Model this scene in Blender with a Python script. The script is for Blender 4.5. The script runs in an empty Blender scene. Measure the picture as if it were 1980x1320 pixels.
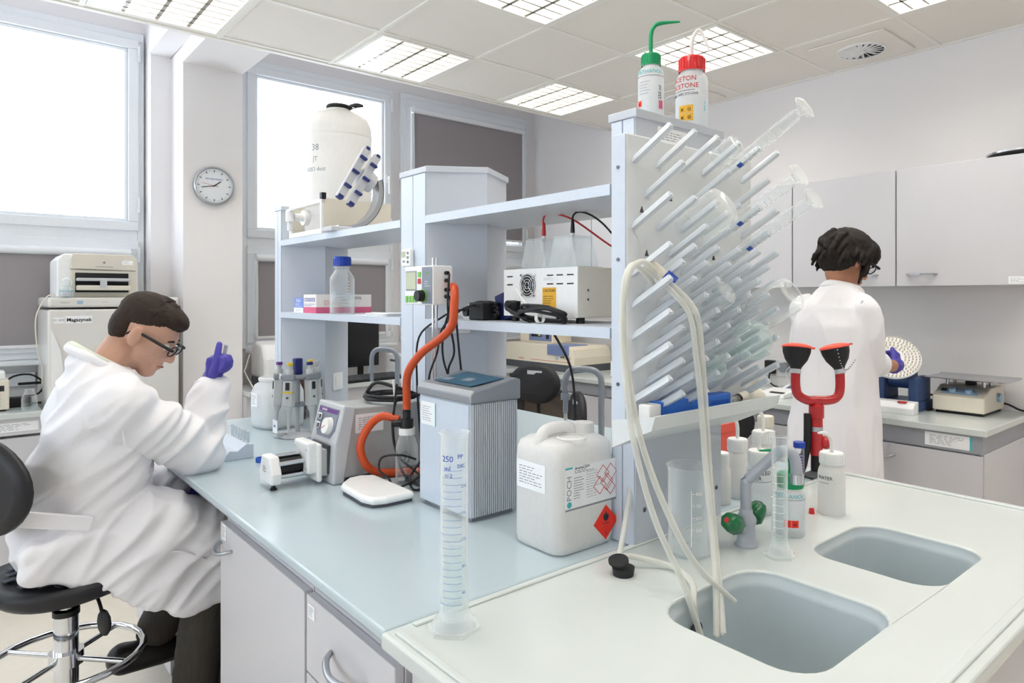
import bpy, bmesh, math, random
import numpy as np
from mathutils import Vector, Matrix, noise
random.seed(7)
sc = bpy.context.scene
C = sc.collection
R = math.radians
# ---------------------------------------------------------------- camera
cam = bpy.data.cameras.new('camera'); camo = bpy.data.objects.new('camera', cam); C.objects.link(camo)
cam.sensor_width = 36.0; cam.lens = 23.9; cam.shift_x = -0.0303; cam.shift_y = -0.0439; cam.clip_start = 0.02
camo.location = (0, 0, 1.47); camo.rotation_euler = (R(90), 0, R(49.14 - 90))
sc.camera = camo
# ---------------------------------------------------------------- world, exposure
w = bpy.data.worlds.new('overcast_sky'); sc.world = w; w.use_nodes = True
nt = w.node_tree; bg = nt.nodes['Background']
bg.inputs['Color'].default_value = (0.89, 0.945, 1.0, 1); bg.inputs['Strength'].default_value = 4.1
vs = sc.view_settings; vs.view_transform = 'Standard'; vs.look = 'None'; vs.exposure = 0.22; vs.gamma = 1.0; vs.use_curve_mapping = False
LAMP_W = 10.5
sc.cycles.transparent_max_bounces = 32; sc.cycles.max_bounces = 8; sc.cycles.diffuse_bounces = 5; sc.cycles.glossy_bounces = 3; sc.cycles.transmission_bounces = 4
sc.cycles.use_adaptive_sampling = True; sc.cycles.adaptive_threshold = 0.1; sc.cycles.adaptive_min_samples = 20
sc.cycles.caustics_reflective = False; sc.cycles.caustics_refractive = False

# ---------------------------------------------------------------- helpers
def hexc(h):
    h = h.lstrip('#'); o = []
    for i in (0, 2, 4):
        c = int(h[i:i+2], 16) / 255
        o.append(c / 12.92 if c <= .04045 else ((c + .055) / 1.055) ** 2.4)
    return (*o, 1)
MATS = {}
def nd(t, typ, **kw):
    n = t.nodes.new(typ)
    for k, v in kw.items(): setattr(n, k, v)
    return n
def mat(name, col, rough=.45, metal=0, bump=0, scale=60, var=.03, trans=0, ior=1.45, alpha=None, emit=0, coat=0, sheen=0, stretch=None, sss=0):
    """plain procedural surface: noise drives a slight colour and roughness variation, and fine relief"""
    m = bpy.data.materials.new(name); m.use_nodes = True; t = m.node_tree; b = t.nodes['Principled BSDF']
    c = hexc(col) if isinstance(col, str) else (*col, 1)
    tc = nd(t, 'ShaderNodeTexCoord'); nz = nd(t, 'ShaderNodeTexNoise'); nz.inputs['Scale'].default_value = scale; nz.inputs['Detail'].default_value = 3
    if stretch:
        mp = nd(t, 'ShaderNodeMapping'); mp.inputs['Scale'].default_value = stretch
        t.links.new(tc.outputs['Object'], mp.inputs['Vector']); t.links.new(mp.outputs['Vector'], nz.inputs['Vector'])
    else: t.links.new(tc.outputs['Object'], nz.inputs['Vector'])
    mr = nd(t, 'ShaderNodeMapRange'); mr.inputs['To Min'].default_value = 1 - var; mr.inputs['To Max'].default_value = 1 + var
    mx = nd(t, 'ShaderNodeMix', data_type='RGBA', blend_type='MULTIPLY'); mx.inputs['Factor'].default_value = 1; mx.inputs['A'].default_value = c
    t.links.new(nz.outputs['Fac'], mr.inputs['Value']); t.links.new(mr.outputs['Result'], mx.inputs['B']); t.links.new(mx.outputs['Result'], b.inputs['Base Color'])
    b.inputs['Roughness'].default_value = rough; b.inputs['Metallic'].default_value = metal; b.inputs['IOR'].default_value = ior
    if trans: b.inputs['Transmission Weight'].default_value = trans
    if alpha is not None: b.inputs['Alpha'].default_value = alpha
    if coat: b.inputs['Coat Weight'].default_value = coat; b.inputs['Coat Roughness'].default_value = .08
    if sheen: b.inputs['Sheen Weight'].default_value = sheen
    if sss: b.inputs['Subsurface Weight'].default_value = sss; b.inputs['Subsurface Radius'].default_value = (.012, .005, .003)
    if emit: b.inputs['Emission Color'].default_value = c; b.inputs['Emission Strength'].default_value = emit
    if bump:
        bp = nd(t, 'ShaderNodeBump'); bp.inputs['Strength'].default_value = bump; bp.inputs['Distance'].default_value = .002
        t.links.new(nz.outputs['Fac'], bp.inputs['Height']); t.links.new(bp.outputs['Normal'], b.inputs['Normal'])
    MATS[name] = m; return m
def glass(name, tint, clear=.06, edge=.55, rough=.03, body=None, bodyfac=0):
    """thin-walled clear material: transparent seen square on, reflecting and denser towards grazing angles"""
    m = bpy.data.materials.new(name); m.use_nodes = True; t = m.node_tree; t.nodes.clear()
    out = nd(t, 'ShaderNodeOutputMaterial'); tr = nd(t, 'ShaderNodeBsdfTransparent'); tr.inputs['Color'].default_value = hexc(tint)
    pr = nd(t, 'ShaderNodeBsdfPrincipled'); pr.inputs['Base Color'].default_value = hexc(body or tint); pr.inputs['Roughness'].default_value = rough
    pr.inputs['Specular IOR Level'].default_value = .8
    lw = nd(t, 'ShaderNodeLayerWeight'); lw.inputs['Blend'].default_value = .35
    mr = nd(t, 'ShaderNodeMapRange'); mr.inputs['To Min'].default_value = clear + bodyfac; mr.inputs['To Max'].default_value = edge + bodyfac * (1 - edge)
    nz = nd(t, 'ShaderNodeTexNoise'); nz.inputs['Scale'].default_value = 8
    bp = nd(t, 'ShaderNodeBump'); bp.inputs['Strength'].default_value = .02; t.links.new(nz.outputs['Fac'], bp.inputs['Height']); t.links.new(bp.outputs['Normal'], pr.inputs['Normal'])
    mi = nd(t, 'ShaderNodeMixShader'); t.links.new(lw.outputs['Facing'], mr.inputs['Value']); t.links.new(mr.outputs['Result'], mi.inputs[0])
    t.links.new(tr.outputs[0], mi.inputs[1]); t.links.new(pr.outputs[0], mi.inputs[2]); t.links.new(mi.outputs[0], out.inputs[0])
    MATS[name] = m; return m

class MB:
    """collects shapes; build() links them as ONE mesh object"""
    def __init__(s): s.v = []; s.f = []; s.s = []
    def add(s, vs, fs, sm=False, M=None):
        n = len(s.v)
        s.v += [tuple(M @ Vector(p)) if M is not None else tuple(p) for p in vs]
        for i, f in enumerate(fs): s.f.append([n + j for j in f]); s.s.append(sm[i] if isinstance(sm, list) else sm)
        return s
    def box(s, x0, x1, y0, y1, z0, z1, M=None):
        return s.add([(x0,y0,z0),(x1,y0,z0),(x1,y1,z0),(x0,y1,z0),(x0,y0,z1),(x1,y0,z1),(x1,y1,z1),(x0,y1,z1)],
                     [(3,2,1,0),(4,5,6,7),(0,1,5,4),(1,2,6,5),(2,3,7,6),(3,0,4,7)], False, M)
    def prism(s, poly, a, b, axis='z', M=None, sm=False):
        """polygon in the plane normal to axis (xy / xz / yz) extruded from a to b"""
        n = len(poly)
        P = {'z': lambda p, h: (p[0], p[1], h), 'y': lambda p, h: (p[0], h, p[1]), 'x': lambda p, h: (h, p[0], p[1])}[axis]
        area = sum(poly[i][0]*poly[(i+1)%n][1] - poly[(i+1)%n][0]*poly[i][1] for i in range(n))
        if (area < 0) != (axis == 'y'): poly = poly[::-1]
        vs = [P(p, a) for p in poly] + [P(p, b) for p in poly]
        up = a < b
        fs = [list(range(n))[::-1], list(range(n, 2*n))] + [(i, (i+1) % n, n+(i+1) % n, n+i) for i in range(n)]
        if not up: fs = [f[::-1] for f in fs]
        return s.add(vs, fs, [False, False] + [sm]*n, M)
    def lathe(s, prof, seg=24, M=None, a0=0, a1=360, sharp=38):
        """profile of (r, z) turned about z; rings split at sharp corners"""
        rings = []; k = len(prof)
        segs = []
        cur = [prof[0]]
        for i in range(1, k):
            cur.append(prof[i])
            if i < k - 1:
                d0 = Vector((prof[i][0]-prof[i-1][0], prof[i][1]-prof[i-1][1])); d1 = Vector((prof[i+1][0]-prof[i][0], prof[i+1][1]-prof[i][1]))
                if d0.length > 1e-9 and d1.length > 1e-9 and d0.angle(d1) > R(sharp): segs.append(cur); cur = [prof[i]]
        segs.append(cur)
        full = abs(a1 - a0) >= 359.9; ns = seg if full else seg + 1
        an = [R(a0 + (a1-a0) * i / seg) for i in range(ns)]
        for sg in segs:
            vs = []; fs = []; idx = []
            for r, z in sg:
                if r < 1e-7: idx.append([len(vs)]); vs.append((0, 0, z))
                else: idx.append(list(range(len(vs), len(vs)+ns))); vs += [(r*math.cos(a), r*math.sin(a), z) for a in an]
            for A, B_ in zip(idx, idx[1:]):
                for i in range(seg):
                    j = (i+1) % ns
                    if len(A) == 1 and len(B_) == 1: continue
                    if len(A) == 1: fs.append((A[0], B_[j], B_[i]))
                    elif len(B_) == 1: fs.append((A[i], A[j], B_[0]))
                    else: fs.append((A[i], A[j], B_[j], B_[i]))
            s.add(vs, fs, True, M)
        return s
    def cyl(s, r, z0, z1, seg=20, M=None, r1=None): return s.lathe([(0,z0),(r,z0),(r if r1 is None else r1,z1),(0,z1)], seg, M)
    def ball(s, r, c=(0,0,0), seg=16, sx=1, sy=1, sz=1, M=None):
        m = Matrix.Translation(c) @ Matrix.Diagonal((sx, sy, sz, 1)); m = M @ m if M is not None else m
        return s.lathe([(r*math.sin(math.pi*i/(seg//2)), -r*math.cos(math.pi*i/(seg//2))) for i in range(seg//2+1)], seg, m)
    def tube(s, pts, r, seg=8, spline=6, closed=False, M=None, caps=True):
        P = [Vector(p) for p in pts]
        rs = list(r) if isinstance(r, (list, tuple)) else [r]*len(P)
        if spline and len(P) > 2:
            Q = []; q = []
            n = len(P); rng = range(n if closed else n-1)
            for i in rng:
                g = lambda j: P[j % n] if closed else P[max(0, min(n-1, j))]
                p0, p1, p2, p3 = g(i-1), g(i), g(i+1), g(i+2)
                for k in range(spline):
                    t = k/spline
                    Q.append(.5*((2*p1)+(p2-p0)*t+(2*p0-5*p1+4*p2-p3)*t*t+(3*p1-p0-3*p2+p3)*t**3)); q.append(rs[i]*(1-t)+rs[(i+1) % n]*t)
            if not closed: Q.append(P[-1]); q.append(rs[-1])
            P, rs = Q, q
        n = len(P); T = []
        for i in range(n):
            a = P[i-1] if (i > 0 or closed) else P[0]; b = P[(i+1) % n] if (i < n-1 or closed) else P[-1]
            d = b - a; T.append(d.normalized() if d.length > 1e-9 else Vector((0,0,1)))
        N = T[0].orthogonal().normalized(); vs = []; fs = []
        for i in range(n):
            N = N - T[i]*N.dot(T[i]); N = N.normalized() if N.length > 1e-6 else T[i].orthogonal().normalized(); Bn = T[i].cross(N)
            vs += [P[i] + rs[i]*(math.cos(2*math.pi*k/seg)*N + math.sin(2*math.pi*k/seg)*Bn) for k in range(seg)]
        for i in range(n if closed else n-1):
            j = (i+1) % n
            for k in range(seg): fs.append((i*seg+k, i*seg+(k+1) % seg, j*seg+(k+1) % seg, j*seg+k))
        s.add(vs, fs, True, M)
        if caps and not closed: s.add(vs[:seg], [list(range(seg))[::-1]], False, M); s.add(vs[-seg:], [list(range(seg))], False, M)
        return s
    def mesh(s, name):
        me = bpy.data.meshes.new(name); me.from_pydata(s.v, [], s.f); me.polygons.foreach_set('use_smooth', s.s); me.update(); return me
    def build(s, name, m, parent=None, bev=0, seg=2, label=None, M=None):
        o = bpy.data.objects.new(name, s.mesh(name)); C.objects.link(o)
        o.data.materials.append(MATS[m] if isinstance(m, str) else m)
        if parent is not None: o.parent = parent
        if M is not None: o.matrix_local = M
        if bev:
            b = o.modifiers.new('bevel', 'BEVEL'); b.width = bev; b.segments = seg; b.limit_method = 'ANGLE'; b.angle_limit = R(40); b.harden_normals = False
        if label: o['label'] = label
        return o
def thing(name, label, cat, loc=(0,0,0), rz=0, group=None):
    o = bpy.data.objects.new(name, None); C.objects.link(o); o.empty_display_size = .05
    o.location = loc; o.rotation_euler = (0, 0, R(rz)); o['label'] = label; o['category'] = cat
    if group: o['group'] = group
    return o
def tag(o, label, cat, group=None):
    o['label'] = label; o['category'] = cat
    if group: o['group'] = group
    return o
def struct(o, label=None):
    o['kind'] = 'structure'
    if label: o['label'] = label
    return o
def dup(o, parent=None, **kw):
    c = o.copy(); C.objects.link(c); c.parent = parent
    for ch in o.children: dup(ch, c)
    for k, v in kw.items(): c[k] = v
    return c
T = Matrix.Translation
def Rx(d): return Matrix.Rotation(R(d), 4, 'X')
def Ry(d): return Matrix.Rotation(R(d), 4, 'Y')
def Rz(d): return Matrix.Rotation(R(d), 4, 'Z')
def aim(p, q, roll=0):
    """matrix at p whose z axis points to q"""
    d = (Vector(q) - Vector(p)).normalized()
    return T(p) @ d.to_track_quat('Z', 'Y').to_matrix().to_4x4() @ Rz(roll)
FACE_MX = Rz(-90) @ Rx(90)   # text / panel plane (x right, y up) standing on a face that looks towards -X
FACE_MY = Rx(90)             # ... towards -Y
def text(body, size, m, parent, M, align='CENTER', name='lettering', shear=0, bold=0, sx=1):
    cu = bpy.data.curves.new('t', 'FONT'); cu.body = body; cu.size = size; cu.align_x = align; cu.align_y = 'CENTER'; cu.extrude = .0002; cu.resolution_u = 2; cu.offset = bold; cu.shear = shear
    to = bpy.data.objects.new('t', cu); C.objects.link(to); bpy.context.view_layer.update()
    me = bpy.data.meshes.new_from_object(to.evaluated_get(bpy.context.evaluated_depsgraph_get())); bpy.data.objects.remove(to); bpy.data.curves.remove(cu)
    me.name = name; me.materials.clear(); me.materials.append(MATS[m])
    o = bpy.data.objects.new(name, me); C.objects.link(o); o.parent = parent; o.matrix_local = M @ Matrix.Diagonal((sx, 1, 1, 1)); return o
def wrap_text(body, size, m, parent, r, z, a, name='lettering', bold=0, vertical=False):
    """lettering wrapped round a cylinder of radius r centred on the parent's axis, facing angle a (deg)"""
    o = text(body, size, m, parent, Matrix.Identity(4), name=name, bold=bold)
    for v in o.data.vertices:
        x, y, h = v.co
        if vertical: x, y = -y, x
        t = R(a) + x / r
        v.co = ((r + .0004 + h) * math.cos(t), (r + .0004 + h) * math.sin(t), z + y)
    return o
def wrap_band(parent, name, m, r, z0, z1, a0, a1, seg=14, t=.0003):
    return MB().lathe([(r, z0), (r + t, z0), (r + t, z1), (r, z1)], seg, None, a0, a1).build(name, m, parent)
def lines(n, w, h, fill=.55, rnd=None):
    """fine print: n thin bars in a w x h field, local x right / y up"""
    b = MB(); rn = random.Random(rnd or n)
    for i in range(n):
        y = h/2 - (i + .5) * h / n; l = w * (.55 + .45 * rn.random()); x = -w/2
        while x < -w/2 + l:
            k = min(rn.uniform(.06, .2) * w, -w/2 + l - x); b.box(x, x + k, y - h/n*fill/4, y + h/n*fill/4, 0, .0003); x += k + w*.05
    return b
def rrect(w, h, r, seg=5, cx=0, cy=0):
    o = []
    for sx, sy, a in ((1,1,0), (-1,1,90), (-1,-1,180), (1,-1,270)):
        for i in range(seg+1):
            t = R(a + 90*i/seg); o.append((cx + sx*(w/2-r) + r*math.cos(t), cy + sy*(h/2-r) + r*math.sin(t)))
    return o
# ---------------------------------------------------------------- materials
mat('paint', '#eeebeb', .8, bump=.05, scale=180, var=.01)
mat('ceil_tile', '#f1ece4', .9, bump=.12, scale=400, var=.02)
mat('ceil_rail', '#f3f0e8', .5)
mat('floor_vinyl', '#e6dfd2', .35, scale=25, var=.05)
mat('pvc', '#eceff2', .35)
mat('pvc_gap', '#8d9095', .7)
mat('blind', '#9c9698', .9, bump=.2, scale=900, var=.04)
mat('bench', '#b9c8cf', .22, scale=30, var=.012, coat=.2)
mat('bench_edge', '#c3c9d2', .35)
mat('cream_top', '#cfd5d3', .22, scale=30, var=.012, coat=.2)
mat('cab', '#d1d0d4', .38, scale=12, var=.012)
mat('cab_edge', '#9c9fa6', .5)
mat('plinth', '#55575c', .6)
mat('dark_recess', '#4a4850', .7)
mat('tower', '#c4c9d2', .4, bump=.06, scale=300)
mat('tower_lit', '#cdd6e3', .35)  # tower grey with bluish window light painted into the colour
mat('shelf', '#ccd2db', .3)
mat('steel', '#c9ccd2', .22, 1)
mat('chrome', '#d8dade', .08, 1)
mat('darksteel', '#6c6f75', .35, 1)
mat('black', '#17171a', .45)
mat('blackgloss', '#121214', .2)
mat('rubber', '#1f1f22', .6, bump=.1, scale=120)
mat('white', '#f0f0f0', .35)
mat('whitematte', '#eeeeec', .7)
mat('paper', '#f4f5f7', .8)
mat('ink', '#2b2c30', .7)
mat('inkblue', '#3b55b0', .6)
mat('inkred', '#cf3b33', .6)
mat('grey', '#8c9097', .45)
mat('greyblue', '#7f8794', .4)
mat('lightgrey', '#c2c4c8', .45)
mat('cream', '#e6dfcf', .45)
mat('aluminium', '#b9bdc3', .32, .85)
mat('sink_pp', '#bcc6ca', .28, scale=40, var=.02)
mat('blue', '#2b5fc0', .4)
mat('navy', '#28306e', .4)
mat('royal', '#2549b5', .35)
mat('purple', '#6a3a86', .4)
mat('yellow', '#e2c43a', .45)
mat('orange_hose', '#cc4f24', .42, bump=.05)
mat('red', '#d8232a', .32, coat=.3)
mat('deepred', '#b01f25', .25, coat=.4)
mat('salmon', '#ee5b49', .45)
mat('green', '#12945e', .4)
mat('greenknob', '#146b3d', .28, coat=.3)
mat('lime', '#78c04a', .4)
mat('lcd', '#b9bd9c', .25)
mat('screen', '#1b1c20', .15)
mat('hazard', '#f2301e', .5)
mat('warn', '#e8b234', .6)
mat('teal', '#4ab8bd', .5)
glass('glass', '#fbfdfd', .03, .62, body='#ffffff')
glass('glass_green', '#f4fbf9', .04, .5, body='#f0faf7')
glass('acrylic', '#fdfdfe', .06, .5, body='#f4f7fa')
glass('water', '#fafdfd', .05, .3, body='#eef6f6')
glass('pp_clear', '#eef2f5', .2, .75, rough=.25, body='#eef1f4')
glass('pane', '#fbfdff', .02, .25, body='#ffffff')
glass('purple_water', '#6a4cc4', .35, .7, body='#5a35b8')
glass('silicone', '#f0f0ea', .45, .85, rough=.3, body='#f1f1ec')
def poly_bottle(name, col, tr):
    m = bpy.data.materials.new(name); m.use_nodes = True; t = m.node_tree; t.nodes.clear()
    out = nd(t, 'ShaderNodeOutputMaterial'); d = nd(t, 'ShaderNodeBsdfPrincipled'); d.inputs['Base Color'].default_value = hexc(col); d.inputs['Roughness'].default_value = .35
    tl = nd(t, 'ShaderNodeBsdfTranslucent'); tl.inputs['Color'].default_value = hexc(col)
    a = nd(t, 'ShaderNodeMixShader'); a.inputs[0].default_value = .28; t.links.new(d.outputs[0], a.inputs[1]); t.links.new(tl.outputs[0], a.inputs[2])
    tp = nd(t, 'ShaderNodeBsdfTransparent'); tp.inputs['Color'].default_value = hexc(col)
    nz = nd(t, 'ShaderNodeTexNoise'); nz.inputs['Scale'].default_value = 15; mr = nd(t, 'ShaderNodeMapRange'); mr.inputs['To Min'].default_value = max(0, tr-.04); mr.inputs['To Max'].default_value = tr+.04
    t.links.new(nz.outputs['Fac'], mr.inputs['Value'])
    b = nd(t, 'ShaderNodeMixShader'); t.links.new(mr.outputs['Result'], b.inputs[0]); t.links.new(a.outputs[0], b.inputs[1]); t.links.new(tp.outputs[0], b.inputs[2]); t.links.new(b.outputs[0], out.inputs[0])
    MATS[name] = m
poly_bottle('pe', '#f6f5f3', .06)
poly_bottle('pe_clear', '#f4f6f8', .38)

# ---------------------------------------------------------------- setting
XW, YW, ZC, YC = 4.0, 4.75, 2.81, 3.80
o = struct(MB().box(-3.2, XW+.2, -2.2, YW+.2, -.1, 0).build('floor', 'floor_vinyl'))
o = struct(MB().box(XW, XW+.2, -2.2, YW+.2, 0, 3.4).build('wall_right', 'paint'))
b = MB().box(-3.2, -3.0, -2.2, YW+.2, 0, 1.1).box(-3.2, -3.0, -2.2, YW+.2, 2.75, 3.4)
for y0, y1 in ((-2.2, -.9), (.5, .9), (2.3, 2.7), (4.1, YW+.2)): b.box(-3.2, -3.0, y0, y1, 1.1, 2.75)
wl = struct(b.build('wall_left', 'paint'))
for n, (y0, y1) in enumerate(((-.9, .5), (.9, 2.3), (2.7, 4.1))):
    b = MB()
    for a in ((y0, y1, 1.1, 1.17), (y0, y1, 2.68, 2.75), (y0, y0+.07, 1.17, 2.68), (y1-.07, y1, 1.17, 2.68), ((y0+y1)/2-.04, (y0+y1)/2+.04, 1.17, 2.68)): b.box(-3.12, -3.05, a[0], a[1], a[2], a[3])
    wo = struct(b.build('window_%d' % (n+6), 'pvc', None), 'white window frame in the left hand wall')
    MB().box(-3.09, -3.085, y0+.07, y1-.07, 1.17, 2.68).build('pane', 'pane', wo)
o = struct(MB().box(-3.0, XW, -2.2, -2.0, 0, 3.4).build('wall_back', 'paint'))
WIN = [(-2.55, -1.45), (-1.4, -.3), (-.24, .87), (1.44, 2.56), (2.62, 3.9)]
WZ0, WZ1 = 1.12, 3.06
b = MB().box(-3.0, XW, YW, YW+.2, 0, WZ0).box(-3.0, XW, YW, YW+.2, WZ1, 3.4)
ed = [-3.0] + [v for p in WIN for v in p] + [XW]
for i in range(0, len(ed), 2): b.box(ed[i], ed[i+1], YW, YW+.2, WZ0, WZ1)
wallw = struct(b.build('wall_window', 'paint'))
# wall column with the clock, its narrow side pilaster, and the beam over it
struct(MB().box(.99, 1.315, 4.3, YW, 0, 3.4).build('wall_column', 'paint'), 'white plastered column between the windows')
struct(MB().box(.88, .99, 4.58, YW, 0, 3.4).build('wall_pilaster', 'paint'), 'narrow white pilaster beside the window')
b = MB().box(.985, 1.315, YC, 4.3, ZC+.002, 3.4); struct(b.build('trim_1', 'paint'), 'white beam soffit over the clock column')
struct(MB().box(.87, .985, YC, 4.58, ZC+.10, 3.4).build('trim_2', 'paint'), 'stepped beam soffit beside the window')
struct(MB().box(-3.0, XW, YC, YW, 3.4, 3.5).build('ceiling_upper', 'paint'), 'plaster ceiling strip above the windows')
# suspended ceiling: substrate, tiles, rails
ceil = struct(MB().box(-3.0, XW, -2.0, YC, ZC+.13, ZC+.16).box(-3.0, XW, YC-.012, YC, ZC+.01, 3.4).build('ceiling', 'paint'), 'suspended tile ceiling')
XG = [4.01 - .595*k for k in range(12)][::-1]; YG = [3.74 - .595*k for k in range(10)][::-1]
LIGHTS = [(x, y) for x in (2.82, 1.63, .44) for y in (3.145, 1.955, .765, -.425)]
VENTS = [(3.415, 1.36), (3.415, 2.55)]
tile_me = MB().box(.011, .584, .011, .584, .004, .02).mesh('ceiling_tile'); tile_me.materials.append(MATS['ceil_tile'])
def near(x, y, L): return any(abs(x-a) < .05 and abs(y-b_) < .05 for a, b_ in L)
for x in XG[:-1]:
    for y in YG[:-1]:
        if near(x, y, LIGHTS) : continue
        t_ = bpy.data.objects.new('ceiling_tile', tile_me); C.objects.link(t_); t_.parent = ceil; t_.location = (x, y, ZC)
for y in [YG[-1]]:
    for x in XG[:-1]:
        t_ = MB().box(x+.011, x+.584, y+.011, YC-.014, ZC+.004, ZC+.02).build('ceiling_tile', 'ceil_tile', ceil)
for x in XG[:-1]: MB().box(x-.011, x+.011, -2.0, YC-.012, ZC-.001, ZC+.006).build('ceiling_rail', 'ceil_rail', ceil)
for y in YG: MB().box(-3.0, XW, y-.011, y+.011, ZC-.0005, ZC+.0055).build('ceiling_rail', 'ceil_rail', ceil)
MB().box(-3.0, XW, YC-.03, YC, ZC-.004, ZC+.01).build('edge_profile', 'ceil_rail', ceil)
MB().box(XW-.022, XW, -2.0, YC, ZC-.003, ZC+.01).build('edge_profile', 'ceil_rail', ceil)

# windows: frame, upper sash, lower sash, glass, hardware
def sash(w, x0, x1, z0, z1, y, fw=.055, name='sash', pane=True):
    s_ = MB()
    for a in ((x0, x1, z0, z0+fw), (x0, x1, z1-fw, z1), (x0, x0+fw, z0+fw, z1-fw), (x1-fw, x1, z0+fw, z1-fw)): s_.box(a[0], a[1], y, y+.05, a[2], a[3])
    i = fw
    for a in ((x0+i, x1-i, z0+i, z0+i+.018), (x0+i, x1-i, z1-i-.018, z1-i), (x0+i, x0+i+.018, z0+i+.018, z1-i-.018), (x1-i-.018, x1-i, z0+i+.018, z1-i-.018)): s_.box(a[0], a[1], y+.02, y+.045, a[2], a[3])
    so = s_.build(name, 'pvc', w, bev=.005)
    if pane: MB().box(x0+fw, x1-fw, y+.03, y+.036, z0+fw, z1-fw).build('pane', 'pane', so)
    return so
for n, (x0, x1) in enumerate(WIN):
    w_ = MB()
    for a in ((x0, x1, WZ1-.05, WZ1), (x0, x1, WZ0, WZ0+.045), (x0, x0+.035, WZ0+.045, WZ1-.05), (x1-.035, x1, WZ0+.045, WZ1-.05), (x0+.035, x1-.035, 1.80, 1.87)): w_.box(a[0], a[1], YW-.03, YW+.08, a[2], a[3])
    wo = struct(w_.build('window_%d' % (n+1), 'pvc', None, bev=.004), 'white plastic window frame number %d from the left' % (n+1))
    sash(wo, x0+.03, x1-.03, 1.865, WZ1-.045, YW-.05)
    sash(wo, x0+.03, x1-.03, WZ0+.04, 1.805, YW-.05)
    for hz in (WZ1-.13, 2.02, 1.72, WZ0+.13):
        MB().cyl(.008, hz-.045, hz+.045, 10, T((x1-.03, YW-.058, 0))).build('hinge', 'pvc', wo)
    hx = x0+.058 if n == 4 else x1-.058
    h = MB().box(hx-.014, hx+.014, YW-.058, YW-.05, 2.33, 2.40).box(hx-.009, hx+.009, YW-.085, YW-.07, 2.25, 2.385).box(hx-.008, hx+.008, YW-.08, YW-.055, 2.365, 2.382)
    if n in (0, 1, 3): h.build('window_handle', 'white', wo, bev=.003)
    if n > 1:
        struct(MB().box(x0+.02, x1-.02, YW-.13, YW-.03, WZ0-.025, WZ0).build('window_sill', 'pvc', wo, bev=.006))
# roller blinds (drawn down)
def blind(x0, x1, z0, z1, label, chain=True):
    t = thing('roller_blind', label, 'blind', (0, YW-.055, 0), group='roller blinds on the windows')
    MB().cyl(.024, x0-.012, x1+.012, 14, T((0, -.02, z1+.028)) @ Ry(90)).box(x0-.014, x1+.014, -.03, .0, z1+.03, z1+.056).build('cassette', 'pvc', t)
    MB().box(x0, x1, -.008, -.006, z0, z1+.02).build('fabric', 'blind', t)
    MB().box(x0, x1, -.016, .0, z0-.014, z0+.004).build('bottom_bar', 'white', t, bev=.003)
    for xx in (x0-.014, x1): MB().box(xx, xx+.014, -.02, .0, z0-.014, z1).build('guide_rail', 'pvc', t)
    if chain: MB().tube([(x0-.02, -.025, z1+.02), (x0-.022, -.028, (z0+z1)/2), (x0-.012, -.028, z0-.04), (x0-.002, -.028, (z0+z1)/2), (x0-.006, -.025, z1+.02)], .002, 5).build('pull_chain', 'white', t)
blind(-.15, .78, 1.20, 1.70, 'grey roller blind over the lower pane of the left window behind the printer')
blind(1.53, 2.47, 1.20, 1.70, 'grey roller blind over the lower pane of the middle window')
blind(2.715, 3.81, 1.96, 2.90, 'grey roller blind drawn down over the upper pane of the right window')
blind(2.715, 3.81, 1.20, 1.70, 'grey roller blind over the lower pane of the right window')

# ceiling lights: frame, parabolic louvre, tubes
mat('louvre', '#b3afa4', .3, .5)
m = mat('lamp_glow', '#fff3dc', .5, emit=5.0); m.cycles.emission_sampling = 'NONE'
def ceil_light(x, y, label):
    t = thing('ceiling_light', label, 'ceiling light', (x+.2975, y+.2975, ZC), group='square louvre ceiling lights')
    f = MB(); h = .285
    for a in ((-h, h, -h, -h+.02), (-h, h, h-.02, h), (-h, -h+.02, -h+.02, h-.02), (h-.02, h, -h+.02, h-.02)): f.box(a[0], a[1], a[2], a[3], -.004, .10)
    f.build('frame', 'ceil_rail', t)
    MB().box(-h, h, -h, h, .098, .102).build('housing', 'white', t)
    for k in range(4):
        xx = -.21 + .14*k
        MB().cyl(.013, -.26, .26, 8, T((xx, 0, .068)) @ Rx(90)).build('tube', 'lamp_glow', t)
    lv = MB()
    for k in range(1, 4): lv.prism([(-.009, .002), (.009, .002), (.003, .05), (-.003, .05)], -.265, .265, 'y', T((-.28+.14*k, 0, 0)))
    for k in range(1, 8): lv.prism([(-.005, .002), (.005, .002), (.002, .045), (-.002, .045)], -.265, .265, 'x', T((0, -.28+.07*k, 0)))
    lv.build('louvre', 'louvre', t)
    la = bpy.data.lights.new('lamp', 'AREA'); la.shape = 'SQUARE'; la.size = .52; la.energy = LAMP_W; la.color = (1, .985, .955)
    lo = bpy.data.objects.new('lamp', la); C.objects.link(lo); lo.parent = t; lo.location = (0, 0, .053)
NAMES = {(2.82, 3.145): 'square louvre ceiling light nearest the room corner', (1.63, 3.145): 'square louvre ceiling light above the plastic carboy, by the windows',
         (2.82, 1.955): 'square louvre ceiling light behind the green capped bottle on the tower', (1.63, 1.955): 'square louvre ceiling light cut off by the top of the picture'}
ROW = {3.145: 'in the row by the windows', 1.955: 'in the row over the island', .765: 'in the row over the sink end', -.425: 'in the row behind the camera'}
COLM = {2.82: 'nearest the wall cupboards', 1.63: 'in the middle', .44: 'nearest the seated person'}
for (x, y) in LIGHTS: ceil_light(x, y, NAMES.get((x, y), 'square louvre ceiling light %s, %s' % (ROW[y], COLM[x])))
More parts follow.
